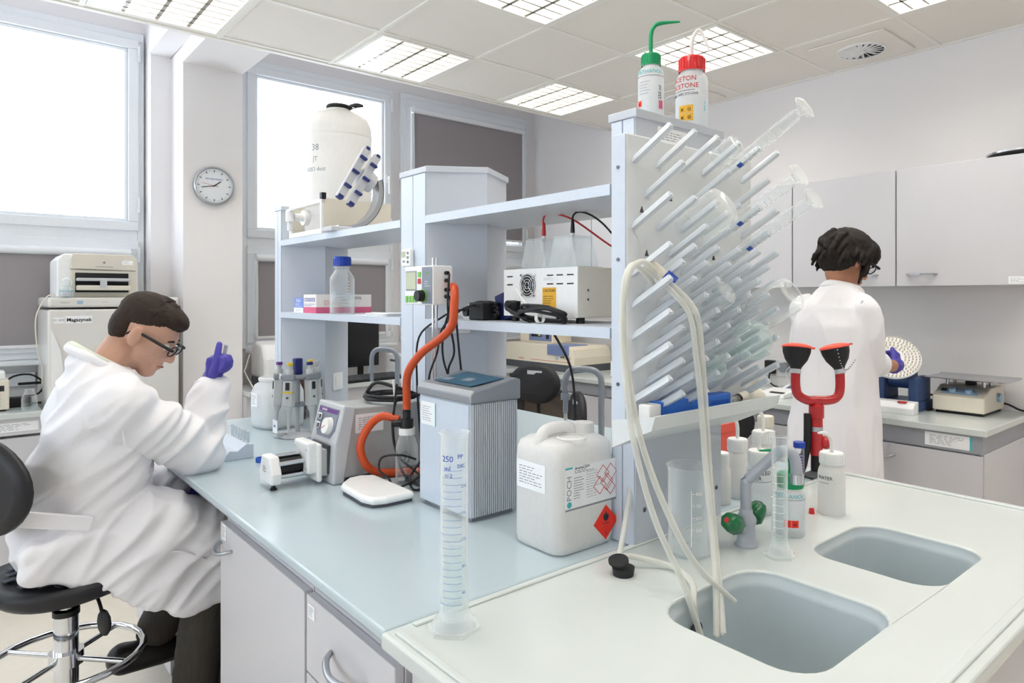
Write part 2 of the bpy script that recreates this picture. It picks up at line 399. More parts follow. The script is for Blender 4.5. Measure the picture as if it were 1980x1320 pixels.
def vent(x, y, label):
    t = thing('ceiling_vent', label, 'air vent', (x+.2975, y+.2975, ZC), group='swirl air vents in the ceiling')
    MB().box(-.2, .2, -.2, .2, -.006, .003).build('plate', 'ceil_tile', t, bev=.002)
    MB().cyl(.115, -.0075, -.006, 32).build('opening', 'black', t)
    for k in range(18):
        a = 20*k
        MB().box(.022, .112, -.012, .012, -.0012, .0012).build('blade', 'white', t, M=Rz(a) @ T((0, 0, -.012)) @ Rx(38 if k < 9 else 12))
    MB().lathe([(.112, -.016), (.122, -.016), (.122, -.006), (.112, -.006)], 32).build('ring', 'white', t)
    MB().cyl(.024, -.02, -.006, 16).build('hub', 'white', t)
vent(*VENTS[0], 'round swirl air vent in the ceiling above the wall cupboards'); vent(*VENTS[1], 'round swirl air vent half hidden by the red capped bottle')
# ---------------------------------------------------------------- island bench
ZB = .90
def slab_with_holes(outer, holes, z0, z1):
    bm = bmesh.new(); es = []
    for lp in [outer] + holes:
        vs = [bm.verts.new((x, y, z1)) for x, y in lp]
        es += [bm.edges.new((vs[i], vs[(i+1) % len(vs)])) for i in range(len(vs))]
    bmesh.ops.triangle_fill(bm, use_beauty=True, use_dissolve=False, edges=es)
    bmesh.ops.recalc_face_normals(bm, faces=bm.faces[:])
    for f in bm.faces:
        if f.normal.z < 0: f.normal_flip()
    top = bm.faces[:]
    r = bmesh.ops.extrude_face_region(bm, geom=top)
    nv = [g for g in r['geom'] if isinstance(g, bmesh.types.BMVert)]
    bmesh.ops.translate(bm, verts=nv, vec=(0, 0, z1 - z1))
    for v in bm.verts:
        if v not in nv: v.co.z = z0
    bmesh.ops.recalc_face_normals(bm, faces=bm.faces[:])
    me = bpy.data.meshes.new('slab'); bm.to_mesh(me); bm.free(); return me
t = thing('worktop', 'long pale blue-grey laminate worktop of the island bench', 'worktop', (0, 0, 0))
MB().box(.552, 2.16, 1.055, 3.34, ZB-.022, ZB).build('top', 'bench', t, bev=.006)
MB().box(.58, 2.13, 1.09, 3.32, ZB-.05, ZB-.022).build('support_rail', 'cab_edge', t)
t = thing('sink_worktop', 'pale worktop with raised lip and two sunken basins at the end of the island', 'worktop', (0, 0, 0))
S1 = rrect(.325, .30, .07, 6, 1.117, .650); S2 = rrect(.297, .275, .065, 6, 1.587, .632)
me = slab_with_holes([(.545, .345), (2.185, .345), (2.185, 1.052), (.545, 1.052)], [S1, S2], ZB-.028, ZB+.001)
so = bpy.data.objects.new('top', me); C.objects.link(so); so.parent = t; me.materials.append(MATS['cream_top'])
bv = so.modifiers.new('bevel', 'BEVEL'); bv.width = .006; bv.segments = 3; bv.limit_method = 'ANGLE'; bv.angle_limit = R(50)
for a in ((.56, .574, .37, 1.03), (2.150, 2.172, .37, 1.03)): MB().box(a[0], a[1], a[2], a[3], ZB, ZB+.006).build('raised_lip', 'cream_top', t, bev=.004, seg=3)
for a in ((.60, 2.14, 1.028, 1.042), (.60, 2.14, .362, .378)): MB().box(a[0], a[1], a[2], a[3], ZB, ZB+.006).build('raised_lip', 'cream_top', t, bev=.004, seg=3)
def basin(loop, lab):
    n = len(loop); cx = sum(p[0] for p in loop)/n; cy = sum(p[1] for p in loop)/n
    def ring(k, z): return [(cx + (x-cx)*k, cy + (y-cy)*k, z) for x, y in loop]
    R_ = [ring(1.0, ZB-.004), ring(.992, ZB-.016), ring(.965, ZB-.020), ring(.955, ZB-.03), ring(.93, ZB-.20), ring(.88, ZB-.235), ring(.2, ZB-.245)]
    vs = [p for r in R_ for p in r]; fs = []
    for i in range(len(R_)-1):
        for k in range(n): fs.append((i*n+k, i*n+(k+1) % n, (i+1)*n+(k+1) % n, (i+1)*n+k))
    fs.append(tuple(range((len(R_)-1)*n, len(R_)*n)))
    bo = MB().add(vs, fs, True).build('basin', 'sink_pp', t, label=lab)
    xl = min(p[0] for p in loop)
    MB().cyl(.017, 0, .003, 16, T((cx-.05, max(p[1] for p in loop)-.0115, ZB-.065)) @ Rx(90)).build('overflow', 'dark_recess', bo)
    MB().cyl(.03, -.247, -.242, 20, T((cx, cy, ZB))).build('drain', 'darksteel', bo)
basin(S1, 'large grey basin nearer the camera'); basin(S2, 'grey basin nearer the far wall')
# base units under the bench
def pull(parent, y0, y1, x, z, name='handle', r=.0055, axis='y', dep=.03):
    b = MB(); n = 10; pts = []
    for i in range(n+1):
        s_ = i/n; q = math.sin(math.pi*s_)
        pts.append((x - dep*q**.6, y0+(y1-y0)*s_, z-.012*q) if axis == 'y' else (y0+(y1-y0)*s_, x - dep*q**.6, z-.012*q))
    b.tube(pts, [r*.7]+[r]*(n-1)+[r*.7], 8, 3).build(name, 'aluminium', parent)
def sticker(parent, w, h, M, n=4, m='paper', band=None, seed=None, name='sticker'):
    s_ = MB().box(-w/2, w/2, -h/2, h/2, 0, .0006, M).build(name, m, parent)
    lines(n+2, w*.8, h*.7, rnd=seed).build('print', 'grey', s_, M=M @ T((0, 0, .0006)))
    if band: MB().box(w/2-w*.05, w/2, -h/2, h/2, .0006, .001, M).build('colour_band', band, s_)
    return s_
t = thing('base_cabinet', 'grey base cabinet with one wide door under the island, beside the seated person', 'cabinet', (0, 0, 0))
MB().box(.60, 1.30, 1.468, 2.095, .1, ZB-.05).build('body', 'cab', t)
MB().box(.64, 1.28, 1.468, 2.095, 0, .1).build('plinth', 'plinth', t)
d = MB().box(.580, .599, 1.472, 2.095, .12, .822).build('door', 'cab', t, bev=.002)
pull(d, 1.985, 2.085, .58, .765); sticker(d, .035, .045, T((.5795, 2.055, .80)) @ FACE_MX, 3)
t = thing('drawer_unit', 'grey drawer unit with bow handle under the island worktop end', 'cabinet', (0, 0, 0))
MB().box(.60, 1.30, 1.062, 1.462, .1, ZB-.05).build('body', 'cab', t); MB().box(.64, 1.28, 1.062, 1.462, 0, .1).build('plinth', 'plinth', t)
for z0, z1 in ((.655, .822), (.48, .65), (.30, .475), (.12, .295)):
    d = MB().box(.580, .599, 1.066, 1.460, z0, z1).build('drawer', 'cab', t, bev=.002)
    pull(d, 1.17, 1.33, .58, z1-.075, r=.007, dep=.035); sticker(d, .035, .03, T((.5795, 1.43, z1-.03)) @ FACE_MX, 3)
t = thing('base_cabinet', 'grey base cabinet at the far end of the island, beyond the knee space', 'cabinet', (0, 0, 0))
MB().box(.60, 1.30, 2.69, 3.30, .1, ZB-.05).build('body', 'cab', t); MB().box(.64, 1.28, 2.69, 3.3, 0, .1).build('plinth', 'plinth', t)
d = MB().box(.580, .599, 2.695, 3.295, .12, .822).build('door', 'cab', t, bev=.002); pull(d, 2.85, 2.95, .58, .765)
t = thing('sink_cabinet', 'grey base cabinet standing under the two sinks', 'cabinet', (0, 0, 0))
MB().box(.62, .64, .38, 1.05, .1, ZB-.03).box(2.08, 2.1, .38, 1.05, .1, ZB-.03).box(.64, 2.08, .38, .40, .1, ZB-.03).box(.64, 2.08, .4, 1.05, .1, .12).build('body', 'cab', t)
MB().box(.66, 2.06, .40, 1.03, 0, .1).build('plinth', 'plinth', t)
for y0, y1 in ((.385, .705), (.712, 1.045)):
    d = MB().box(.602, .619, y0, y1, .12, .84).build('door', 'cab', t, bev=.002); pull(d, y0+.1, y0+.2, .602, .78)
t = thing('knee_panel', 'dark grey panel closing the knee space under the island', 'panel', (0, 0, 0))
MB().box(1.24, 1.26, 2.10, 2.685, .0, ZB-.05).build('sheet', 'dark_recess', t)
t = thing('base_cabinet', 'grey base cabinet on the far side of the island facing the wall cupboards', 'cabinet', (0, 0, 0))
MB().box(1.42, 2.10, 1.07, 3.30, .1, ZB-.05).build('body', 'cab', t); MB().box(1.44, 2.06, 1.07, 3.3, 0, .1).build('plinth', 'plinth', t)
for k in range(4):
    d = MB().box(2.101, 2.12, 1.075+.556*k, 1.625+.556*k, .12, .822).build('door', 'cab', t, bev=.002)

# ---------------------------------------------------------------- reagent shelf with three service columns
rk = thing('reagent_shelf', 'grey two-tier reagent shelf on angular service columns along the island', 'shelf', (0, 0, ZB))
def column(yA, yB, near, far, lab):
    """plan: flat front and back, sides bulging to a ridge at mid-depth"""
    x0, x1, xm = 1.17, 1.50, 1.335; bul = .11
    pl = [(x0, yA)] + ([(xm, yA-bul)] if near else []) + [(x1, yA), (x1, yB)] + ([(xm, yB+bul)] if far else []) + [(x0, yB)]
    c = MB().prism(pl, 0, .978).build('service_column', 'tower', rk, label=lab)
    e = .006
    MB().prism([(x + (e if x > xm else -e)*(x != xm), y + (e if y > (yA+yB)/2 else -e)) for x, y in pl], .978, .998).build('cap', 'tower', c, bev=.002)
    MB().box(x0-.004, x0, yA+.003, (yA+yB)/2-.002, .002, .976).build('front_panel', 'tower_lit', c)
    MB().box(x0-.004, x0, (yA+yB)/2+.002, yB-.003, .002, .976).build('front_panel', 'tower_lit', c)
    return c
c1 = column(3.24, 3.325, True, False, 'column at the far end'); c2 = column(1.936, 2.10, True, True, 'middle column'); c3 = column(1.03, 1.105, False, True, 'column behind the drying rack')
for z, th in ((.822, .026), (.484, .026)):
    for y0, y1 in ((1.106, 1.935), (2.101, 3.239)):
        s_ = MB().box(1.168, 1.50, y0, y1, z-th+.013, z+.013).build('shelf', 'shelf', rk, bev=.003)
        MB().box(1.164, 1.168, y0, y1, z-th+.013, z+.013).build('edge_strip', 'tower_lit', s_)
# switch plate and sockets on the columns
def plate(parent, M, w=.082, h=.082, m='white', sw=True):
    p = MB().prism(rrect(w, h, .008, 3), 0, .009, 'z', M).build('switch_plate', m, parent, bev=.0015)
    if sw: MB().prism(rrect(w*.62, h*.62, .004, 2), .009, .0125, 'z', M).build('rocker', m, p, bev=.001)
    else: MB().cyl(.019, .009, .0095, 20, M).build('socket_hole', 'lightgrey', p)
    return p
an = math.degrees(math.atan2(.11, .165))
plate(c1, T((1.417, 3.24-.054, .155)) @ Rz(an) @ FACE_MY)
plate(c2, T((1.255, 1.936-.058, .62-.13)) @ Rz(-an) @ FACE_MY, .08, .08, 'white', False)
# screws and base panel on the near column
for x in (1.20, 1.48):
    for z in (.08,): MB().ball(.006, (x, 1.03, z), 8, sy=.5).build('screw', 'darksteel', c3)
t_ = sticker(c3, .11, .05, T((1.30, 1.0295, .945)) @ FACE_MY, 4)

# ---------------------------------------------------------------- drying rack
mat('board', '#e0e3e4', .4, bump=.05, scale=300)
DY = .986; dr = thing('drying_rack', 'pale grey pegboard drying rack fixed to the near column, full of pegs', 'drying rack', (0, 0, 0))
MB().box(1.09, 1.572, DY, 1.028, 1.165, 1.823).build('board', 'board', dr, bev=.004)
MB().box(1.0875, 1.09, DY+.002, 1.027, 1.168, 1.82).build('side_strip', 'tower_lit', dr)  # thin overlay giving the board's side face the window-lit tone
for z in (1.55, 1.28, 1.75): MB().cyl(.004, 0, .0025, 10, T((1.0876, 1.008, z)) @ Ry(-90)).build('screw', 'darksteel', dr)
tp = MB()
tp.prism([(1.026, 1.14), (.915, 1.192), (.905, 1.222), (.909, 1.223), (.922, 1.198), (1.026, 1.152)], 1.09, 1.572, 'x')
for x in (1.087, 1.570): tp.prism([(1.026, 1.14), (.915, 1.192), (.905, 1.222), (1.026, 1.20)], x, x+.004, 'x')
tp.build('drip_trough', 'board', dr)
peg = MB()
peg.prism([(-.008, -.0065), (.008, -.0065), (.0055, .001), (.0, .0085), (-.0055, .001)], 0, .116, 'z').prism([(-.005, -.004), (.005, -.004), (0, .006)], .116, .119, 'z')
peg_me = peg.mesh('peg'); glass('peg_plastic', '#e4e9ee', .75, .95, rough=.3, body='#e4e9ef'); peg_me.materials.append(MATS['peg_plastic'])
hole_me = MB().prism([(-.006, -.006), (.006, -.006), (0, .008)], -.001, .0006, 'y').mesh('peg_hole'); hole_me.materials.append(MATS['dark_recess'])
PEGM = Rx(60)          # z axis -> towards -Y and 30 degrees up
HOLES = {(1, 0), (2, 5), (4, 0), (3, 2), (4, 3), (4, 4)}
def put_peg(x, z):
    p = bpy.data.objects.new('peg', peg_me); C.objects.link(p); p.parent = dr; p.matrix_local = T((x, DY+.002, z)) @ PEGM
def put_hole(x, z):
    p = bpy.data.objects.new('peg_hole', hole_me); C.objects.link(p); p.parent = dr; p.location = (x, DY-.0004, z)
PX = lambda k, odd: 1.1136 + .083*k + (.0415 if odd else 0)
rows = [(1.765, 0, None), (1.694, 1, (0, 2, 4)), (1.623, 0, None), (1.565, 1, (1, 2, 4))] + [(1.52 - .0345*j, j % 2, None) for j in range(9)]
for z, odd, only in rows:
    for k in range(5 if odd else 6):
        if only and k not in only: put_hole(PX(k, odd), z); continue
        put_peg(PX(k, odd), z)
for x, z in ((PX(0, 0)+.025, 1.66), (PX(3, 0)+.03, 1.575), (PX(0, 0)+.03, 1.465), (PX(4, 1), 1.66)): put_hole(x, z)
for k in (0, 1, 4): put_peg(PX(k, 1), 1.52-.0345*9)
# ---------------------------------------------------------------- things on the reagent shelf
ZS, ZU = 1.397, 1.735
def cam_a(x, y): return math.degrees(math.atan2(-y, -x))
# plastic carboy in its open stand
t = thing('carboy_stand', 'white framed open box holding the big carboy on the top shelf', 'stand', (1.32, 2.945, ZU))
f = MB()
for a in ((-.18, .185, 0, .022), (-.18, .185, .13, .15)): f.box(-.158, -.145, a[0], a[1], a[2], a[3])
f.box(-.158, -.145, -.18, -.165, .022, .13).box(-.158, -.145, .17, .185, .022, .13)
f.build('front_frame', 'white', t, bev=.002)
MB().box(-.145, .165, -.18, -.172, 0, .15).build('side_wall', 'cream', t); MB().box(-.145, -.06, .177, .185, 0, .15).build('side_wall', 'cream', t); MB().box(.158, .165, -.172, .14, 0, .15).build('rear_wall', 'cream', t)
MB().box(-.145, .158, -.172, .177, 0, .006).build('bottom', 'grey', t)
MB().box(-.16, -.14, -.19, -.165, .145, .172).build('corner_block', 'black', t, bev=.002)
t = thing('carboy', 'tall white plastic carboy with black screw lid and spigot, before the bright window', 'container', (1.325, 2.96, ZU+.007))
pr = [(0, 0), (.125, 0), (.142, .012), (.146, .03), (.146, .47), (.143, .50), (.128, .535), (.10, .555), (.062, .566), (.055, .57), (.055, .578), (0, .578)]
MB().lathe(pr, 40).build('body', 'pe', t)
for z in (.09, .45): MB().lathe([(.1462, z-.006), (.1475, z), (.1462, z+.006)], 40).build('moulded_ring', 'pe', t)
MB().cyl(.051, .578, .598, 24).lathe([(.051, .584), (.055, .586), (.055, .594), (.051, .596)], 24).build('lid', 'black', t)
MB().tube([(-.03, .10, .56), (-.01, .075, .578), (.0, .05, .585)], .008, 8).build('lid_strap', 'black', t)
MB().tube([(.03, -.05, .585), (.045, -.085, .59), (.06, -.12, .583)], [.012, .012, .006], 8).build('vent_hose', 'black', t)
MB().cyl(.009, 0, .02, 10, T((.04, -.075, .578))).build('vent_cap', 'white', t)
sp = thing('x', '', ''); bpy.data.objects.remove(sp)
s_ = MB().cyl(.034, -.165, -.14, 20, T((0, 0, .075)) @ Ry(90)).cyl(.016, -.205, -.16, 14, T((0, 0, .075)) @ Ry(90)).cyl(.018, -.022, .022, 14, T((-.222, 0, .075))).cyl(.011, -.06, -.02, 12, T((-.222, 0, .075))).build('spigot', 'white', t)
MB().box(-.007, .007, -.03, .03, .02, .03, T((-.222, 0, .078))).build('spigot_lever', 'white', s_, bev=.002)
a = cam_a(1.325, 2.96)
for tx, z, s_ in (('38', .38, .04), ('JT', .33, .03), ('H2O dest', .285, .026)): wrap_text(tx, s_, 'grey', t, .146, z, a-42)
# tube rotator: curved arm, hub and clip rack
t = thing('tube_rotator', 'grey tube rotator with curved arm and tilted rack of blue clips', 'rotator', (1.20, 2.66, ZU))
arc = [(.178*math.cos(R(q)), .178*math.sin(R(q))+.178+.004) for q in range(-98, 22, 6)]; inn = [(.158*math.cos(R(q)), .158*math.sin(R(q))+.182) for q in range(-98, 22, 6)]
MB().prism(arc + inn[::-1], -.03, .03, 'y').build('curved_arm', 'aluminium', t)
MB().prism([(x*1.012, (z-.182)*1.012+.182) for x, z in arc] + arc[::-1], -.032, .032, 'y').build('arm_edge', 'darksteel', t)
MB().box(-.06, .03, -.05, .05, 0, .02).build('foot', 'lightgrey', t, bev=.004)
MB().lathe([(0, .052), (.02, .048), (.036, .036), (.044, .018), (.046, 0), (.04, -.03), (0, -.032)], 24, T((.115, 0, .225)) @ Ry(-62)).build('hub', 'lightgrey', t)
rkm = aim((.0, -.0, .125), (.125, 0, .345))
bar = MB().box(-.012, .012, -.045, -.012, 0, .25, rkm @ T((-.034, 0, 0))).box(-.012, .012, .008, .041, .0, .25, rkm @ T((-.034, 0, 0))).build('clip_rack', 'lightgrey', t, bev=.003)
for k in range(3):
    MB().box(-.062, -.046, -.045, -.012, .05+.07*k, .062+.07*k, rkm).build('clip', 'navy', bar, bev=.003); MB().box(-.062, -.046, .008, .041, .05+.07*k, .062+.07*k, rkm).build('clip', 'navy', bar, bev=.003)
for y0 in (-.045, .008):
    MB().box(-.047, -.021, y0+.005, y0+.028, -.004, .012, rkm).build('clip', 'navy', bar); MB().box(-.047, -.021, y0+.008, y0+.025, .24, .253, rkm).build('clip', 'navy', bar)
# screw cap bottles
def lab_bottle(t, r, h, liq, cap_m, cap_h=.03, neck=.6):
    w = r; hs = h*.60
    pr = [(0, 0), (r*.9, 0), (r, .006), (r, hs), (r*.97, hs+.012), (r*neck*1.05, hs+r*.75), (r*neck*.9, hs+r*.85), (r*neck*.9, h-.002), (0, h-.002)]
    MB().lathe(pr[:-1], 32).build('glass_body', 'glass', t)
    if liq: MB().lathe([(0, .004), (r*.93, .004), (r*.95, .008), (r*.95, liq), (0, liq)], 28).build('liquid', 'water', t)
    c = MB().lathe([(0, h+.004), (r*neck*1.1, h+.004), (r*neck*1.18, h), (r*neck*1.18, h-cap_h), (r*neck, h-cap_h)], 28).build('screw_cap', cap_m, t)
    rib = MB()
    for k in range(24): rib.box(r*neck*1.16, r*neck*1.205, -.0015, .0015, h-cap_h+.002, h-.004, Rz(15*k))
    rib.build('cap_ribs', cap_m, c)
    MB().lathe([(r*neck*.9, h-cap_h-.012), (r*neck*1.12, h-cap_h-.009), (r*neck*1.12, h-cap_h-.005), (r*neck*.9, h-cap_h-.002)], 28).build('pouring_ring', 'glass', t)
t = thing('reagent_bottle', 'clear glass bottle half full of water with a ribbed blue screw cap', 'bottle', (1.225, 2.70, ZS))
lab_bottle(t, .0505, .235, .095, 'royal', .034)
a = cam_a(1.225, 2.70)
lb = wrap_band(t, 'label_print', 'pp_clear', .0508, .055, .085, a-40, a+40)
for i in range(4): wrap_band(t, 'print_line', 'grey', .0512, .045+.012*i, .047+.012*i, a-38, a+30-9*i)
for i in range(5): wrap_band(t, 'volume_mark', 'whitematte', .0509, .085+.012*i, .087+.012*i, a+25, a+36)
def carton(t, x, y, h, m, strip=None):
    MB().box(-x/2, x/2, -y/2, y/2, 0, h).build('carton', m, t, bev=.001)
t = thing('carton', 'small blue and white carton at the far end of the lower shelf', 'box', (1.225, 3.085, ZS))
mat('boxblue', '#7d95d6', .6); carton(t, .07, .11, .068, 'boxblue'); MB().box(-.0362, -.035, -.055, .055, .0, .022).build('pale_band', 'paper', t)
text('DGel', .022, 'paper', t, T((-.0356, .005, .054)) @ FACE_MX); lines(3, .08, .018).build('print', 'paper', t, M=T((-.0354, 0, .034)) @ FACE_MX); lines(2, .06, .012).build('print', 'boxblue', t, M=T((-.0364, 0, .011)) @ FACE_MX)
mat('boxpink', '#d9688d', .55); mat('boxwhite', '#f0ebe8', .6)
t = thing('carton', 'long white carton with a pink lower band behind the blue capped bottle', 'box', (1.315, 2.945, ZS))
MB().box(-.13, .13, -.07, .07, .026, .082).build('carton', 'boxwhite', t, bev=.001); MB().box(-.1302, .1302, -.0702, .0702, 0, .026).build('pink_band', 'boxpink', t)
text('COOLROCK', .024, 'inkblue', t, T((-.1306, 0, .058)) @ FACE_MX, sx=.9); lines(2, .12, .012).build('print', 'inkblue', t, M=T((-.1304, 0, .036)) @ FACE_MX)
lines(4, .09, .024).build('print', 'inkred', t, M=T((-.05, -.0706, .046)) @ FACE_MY); text('COOL', .016, 'ink', t, T((.06, -.0706, .066)) @ FACE_MY)
t = thing('paper_stack', 'thin stack of white papers lying on the lower shelf by the middle column', 'paper', (1.30, 2.33, ZS))
for k in range(5): MB().box(-.11, .11, -.085, .085, .0022*k, .0022*k+.0018, Rz(random.uniform(-5, 5))).build('sheet', 'paper', t)
# timer on the middle column
t = thing('timer', 'small white digital timer fixed to the front of the middle column', 'timer', (1.165, 2.035, 1.60))
MB().box(-.016, .0, -.028, .034, -.03, .03).build('case', 'white', t, bev=.005, seg=3)
MB().box(-.0165, -.0155, .003, .027, .002, .022).build('display', 'lcd', t, bev=0)
for k in range(3): MB().cyl(.0045, 0, .003, 10, T((-.016, -.014, .016-.015*k)) @ Ry(-90)).build('button', 'greyblue', t)
text('REC', .009, 'ink', t, T((-.0164, .012, -.012)) @ FACE_MX)
# stirrer controller on its rod stand
ct = thing('stirrer_controller', 'white control unit with display and black dial, clamped to steel rods above the chiller', 'controller', (1.10, 1.80, 1.44))
MB().box(-.04, .03, -.08, .085, .005, .122).build('case', 'white', ct, bev=.004)
MB().box(-.0408, -.04, .012, .076, .048, .108).build('display_frame', 'grey', ct); MB().box(-.0414, -.0407, .016, .072, .052, .104).build('display', 'lcd', ct)
MB().box(-.0408, -.04, -.077, -.02, .008, .118).build('panel', 'greyblue', ct)
MB().cyl(.020, 0, .004, 24, T((-.040, -.028, .032)) @ Ry(-90)).build('dial_ring', 'lime', ct); MB().cyl(.0175, .004, .024, 24, T((-.040, -.028, .032)) @ Ry(-90), .016).build('dial', 'black', ct)
for k in range(4): MB().box(-.0425, -.04, .064-.019*k, .077-.019*k, .012, .032).build('key', 'lime', ct, bev=.001)
for z, m_ in ((.088, 'lime'), (.068, 'inkred')): MB().box(-.0425, -.04, -.013, .003, z, z+.016).build('key', m_, ct, bev=.001)
text('mini', .012, 'lime', ct, T((-.041, -.05, .1)) @ FACE_MX); lines(3, .03, .02).build('print', 'paper', ct, M=T((-.0409, -.05, .068)) @ FACE_MX)
for z in (.10, .078, .05, .03): MB().cyl(.006, 0, .012, 10, T((.005, -.08, z)) @ Rx(90)).build('plug', 'black', ct)
for x in (-.022, -.010): MB().cyl(.0045, -.53, .15, 10, T((x+.045, .02, 0))).build('rod', 'chrome', ct)
MB().box(-.05, .09, -.05, .07, -.54, -.525).build('rod_foot', 'darksteel', ct, bev=.003)
# power supply with electrophoresis lid
t = thing('power_supply', 'white electrophoresis power supply with a fan grille on the lower shelf', 'power supply', (1.25, 1.465, ZS))
MB().box(.002, .235, -.16, .16, .016, .153).build('case', 'cream', t, bev=.003); MB().box(0, .0025, -.16, .16, .016, .153).build('rear_panel', 'white', t)
for x in (.03, .21):
    for y in (-.14, .14): MB().cyl(.012, 0, .016, 10, T((x, y, 0))).build('foot', 'black', t)
for z in (.132, .108):
    for y in (.13, -.05, -.09, -.132): MB().box(-.0006, .001, y-.013, y+.013, z-.0018, z+.0018).build('vent_slot', 'black', t)
fm = T((-.001, .046, .105)) @ Ry(-90)
fo = MB().cyl(.031, 0, .0012, 28, fm).build('fan', 'black', t)
for r in (.010, .018, .026, .033): MB().tube([(r*math.cos(R(k*20)), r*math.sin(R(k*20)), .003) for k in range(18)], .0013, 5, 0, True, fm).build('fan_guard', 'chrome', fo)
gd = MB()
for k in range(4): gd.tube([(0.004, 0, .003), (.04, 0, .003)], .0013, 5, 0, M=fm @ Rz(45+90*k)).cyl(.004, 0, .003, 8, fm @ Rz(45+90*k) @ T((.041, 0, 0)))
gd.build('guard_spoke', 'chrome', fo)
ws = MB().box(-.0008, 0, -.075, -.018, .035, .098).build('warning_sticker', 'warn', t); text('CAUTION', .011, 'ink', ws, T((-.001, -.046, .089)) @ FACE_MX); lines(6, .046, .038, .45).build('print', 'ink', ws, M=T((-.001, -.046, .058)) @ FACE_MX)
sticker(t, .06, .014, T((-.0003, -.047, .122)) @ FACE_MX, 2)
MB().box(-.002, .001, .08, .125, .02, .06).build('inlet', 'black', t)
for z in (.09, .065): MB().ball(.004, (.04, -.16, z), 8, sy=.4).build('screw', 'darksteel', t)
t = thing('electrophoresis_lid', 'clear acrylic electrophoresis tank lid standing on the power supply', 'lid', (1.32, 1.46, ZS+.154))
def trap(y0):
    b_ = MB(); w0, w1, hh = .060, .036, .085
    b_.prism([(y0-w0, 0), (y0+w0, 0), (y0+w1, hh), (y0-w1, hh)], -.04, -.037, 'x').prism([(y0-w0, 0), (y0+w0, 0), (y0+w1, hh), (y0-w1, hh)], .04, .043, 'x')
    b_.add([(-.04, y0-w0, 0), (.043, y0-w0, 0), (.043, y0-w1, hh), (-.04, y0-w1, hh)], [(0, 1, 2, 3)]).add([(-.04, y0+w0, 0), (.043, y0+w0, 0), (.043, y0+w1, hh), (-.04, y0+w1, hh)], [(3, 2, 1, 0)])
    b_.box(-.04, .043, y0-w1, y0+w1, hh, hh+.004); return b_
for y0 in (.062, -.062):
    w_ = trap(y0).build('hood', 'glass', t); MB().cyl(.011, .05, .084, 14, T((0, y0, 0))).build('terminal_sleeve', 'acrylic', w_); MB().cyl(.006, .086, .10, 10, T((0, y0, 0))).build('terminal', 'white', w_)
MB().box(-.05, .05, -.13, .13, 0, .003).build('base_plate', 'glass', t)
def lead(name, label, pts, m, r=.0028, plug=None, cat='cable', group=None, spline=6):
    t = thing(name, label, cat, (0, 0, 0), group=group); MB().tube(pts, r, 7, spline).build('wire', m, t)
    if plug:
        for p, q in plug: MB().lathe([(0, 0), (r*2.2, 0), (r*2.2, .012), (r*1.7, .03), (r*1.1, .04), (0, .04)], 10, aim(p, q)).build('plug', m, t)
    return t
mat('lead_red', '#c4262c', .4)
zt = ZS+.154+.098
lead('test_lead', 'red lead arching from the acrylic lid down behind the power supply', [(1.32, 1.522, zt), (1.318, 1.522, zt+.05), (1.325, 1.50, zt+.065), (1.36, 1.44, zt+.045), (1.43, 1.36, zt-.03), (1.505, 1.30, zt-.09), (1.53, 1.29, 1.40), (1.53, 1.30, 1.28), (1.55, 1.28, 1.15), (1.66, 1.27, 1.0), (1.80, 1.30, .92)], 'lead_red', plug=[((1.32, 1.522, zt), (1.32, 1.522, zt+1))])
lead('test_lead', 'black lead looping from the acrylic lid behind the power supply', [(1.32, 1.398, zt), (1.32, 1.398, zt+.045), (1.335, 1.385, zt+.06), (1.37, 1.36, zt+.045), (1.42, 1.34, zt), (1.50, 1.32, zt-.10), (1.54, 1.38, 1.38), (1.56, 1.36, 1.2), (1.60, 1.36, 1.03), (1.68, 1.40, .93), (1.76, 1.36, .99), (1.78, 1.30, 1.1), (1.74, 1.24, 1.12)], 'black', plug=[((1.32, 1.398, zt), (1.32, 1.398, zt+1))])
# cables and adapters on the lower shelf
def coil(c, r, n, m, rad=.004, flat=.45, sq=.5, seed=1, tilt=0):
    rn = random.Random(seed); p = []
    for k in range(n*10):
        a_ = 2*math.pi*k/10; q = r*(1+.14*rn.uniform(-1, 1))
        p.append((c[0]+q*sq*math.cos(a_), c[1]+q*math.sin(a_), c[2]+rad*1.2+rad*1.3*(k/(n*10))*n*flat+.004*rn.random()+tilt*q*math.cos(a_)))
    return p
t = thing('cable_coil', 'black power cord tied in a coil in front of the fan grille', 'cable', (0, 0, 0), group='black cords on the shelf')
MB().tube(coil((1.205, 1.40, ZS+.004), .082, 4, 'black', .005, flat=.8, seed=4, sq=.36, tilt=-.25), .0048, 8, 4).build('cord', 'rubber', t)
MB().tube([(1.22, 1.56, ZS+.045), (1.205, 1.555, ZS+.04), (1.2, 1.5, ZS+.02), (1.20, 1.45, ZS+.012)], .005, 8).build('cord_end', 'rubber', t)
MB().cyl(.016, 0, .03, 12, T((1.249, 1.568, ZS+.046)) @ Ry(-90)).build('plug', 'black', t)
MB().tube([(1.196, 1.50, ZS+.095), (1.19, 1.44, ZS+.045), (1.195, 1.40, ZS+.02)], .0022, 6).lathe([(.012, -.006), (.014, -.006), (.014, .006), (.012, .006)], 12, T((1.195, 1.395, ZS+.014)) @ Rx(80)).build('cable_tie', 'whitematte', t)
t = thing('power_adapter', 'black adapter brick wrapped in its cord beside the power supply', 'adapter', (1.24, 1.72, ZS))
MB().box(-.03, .04, -.04, .035, 0, .055).build('brick', 'black', t, bev=.006, seg=3)
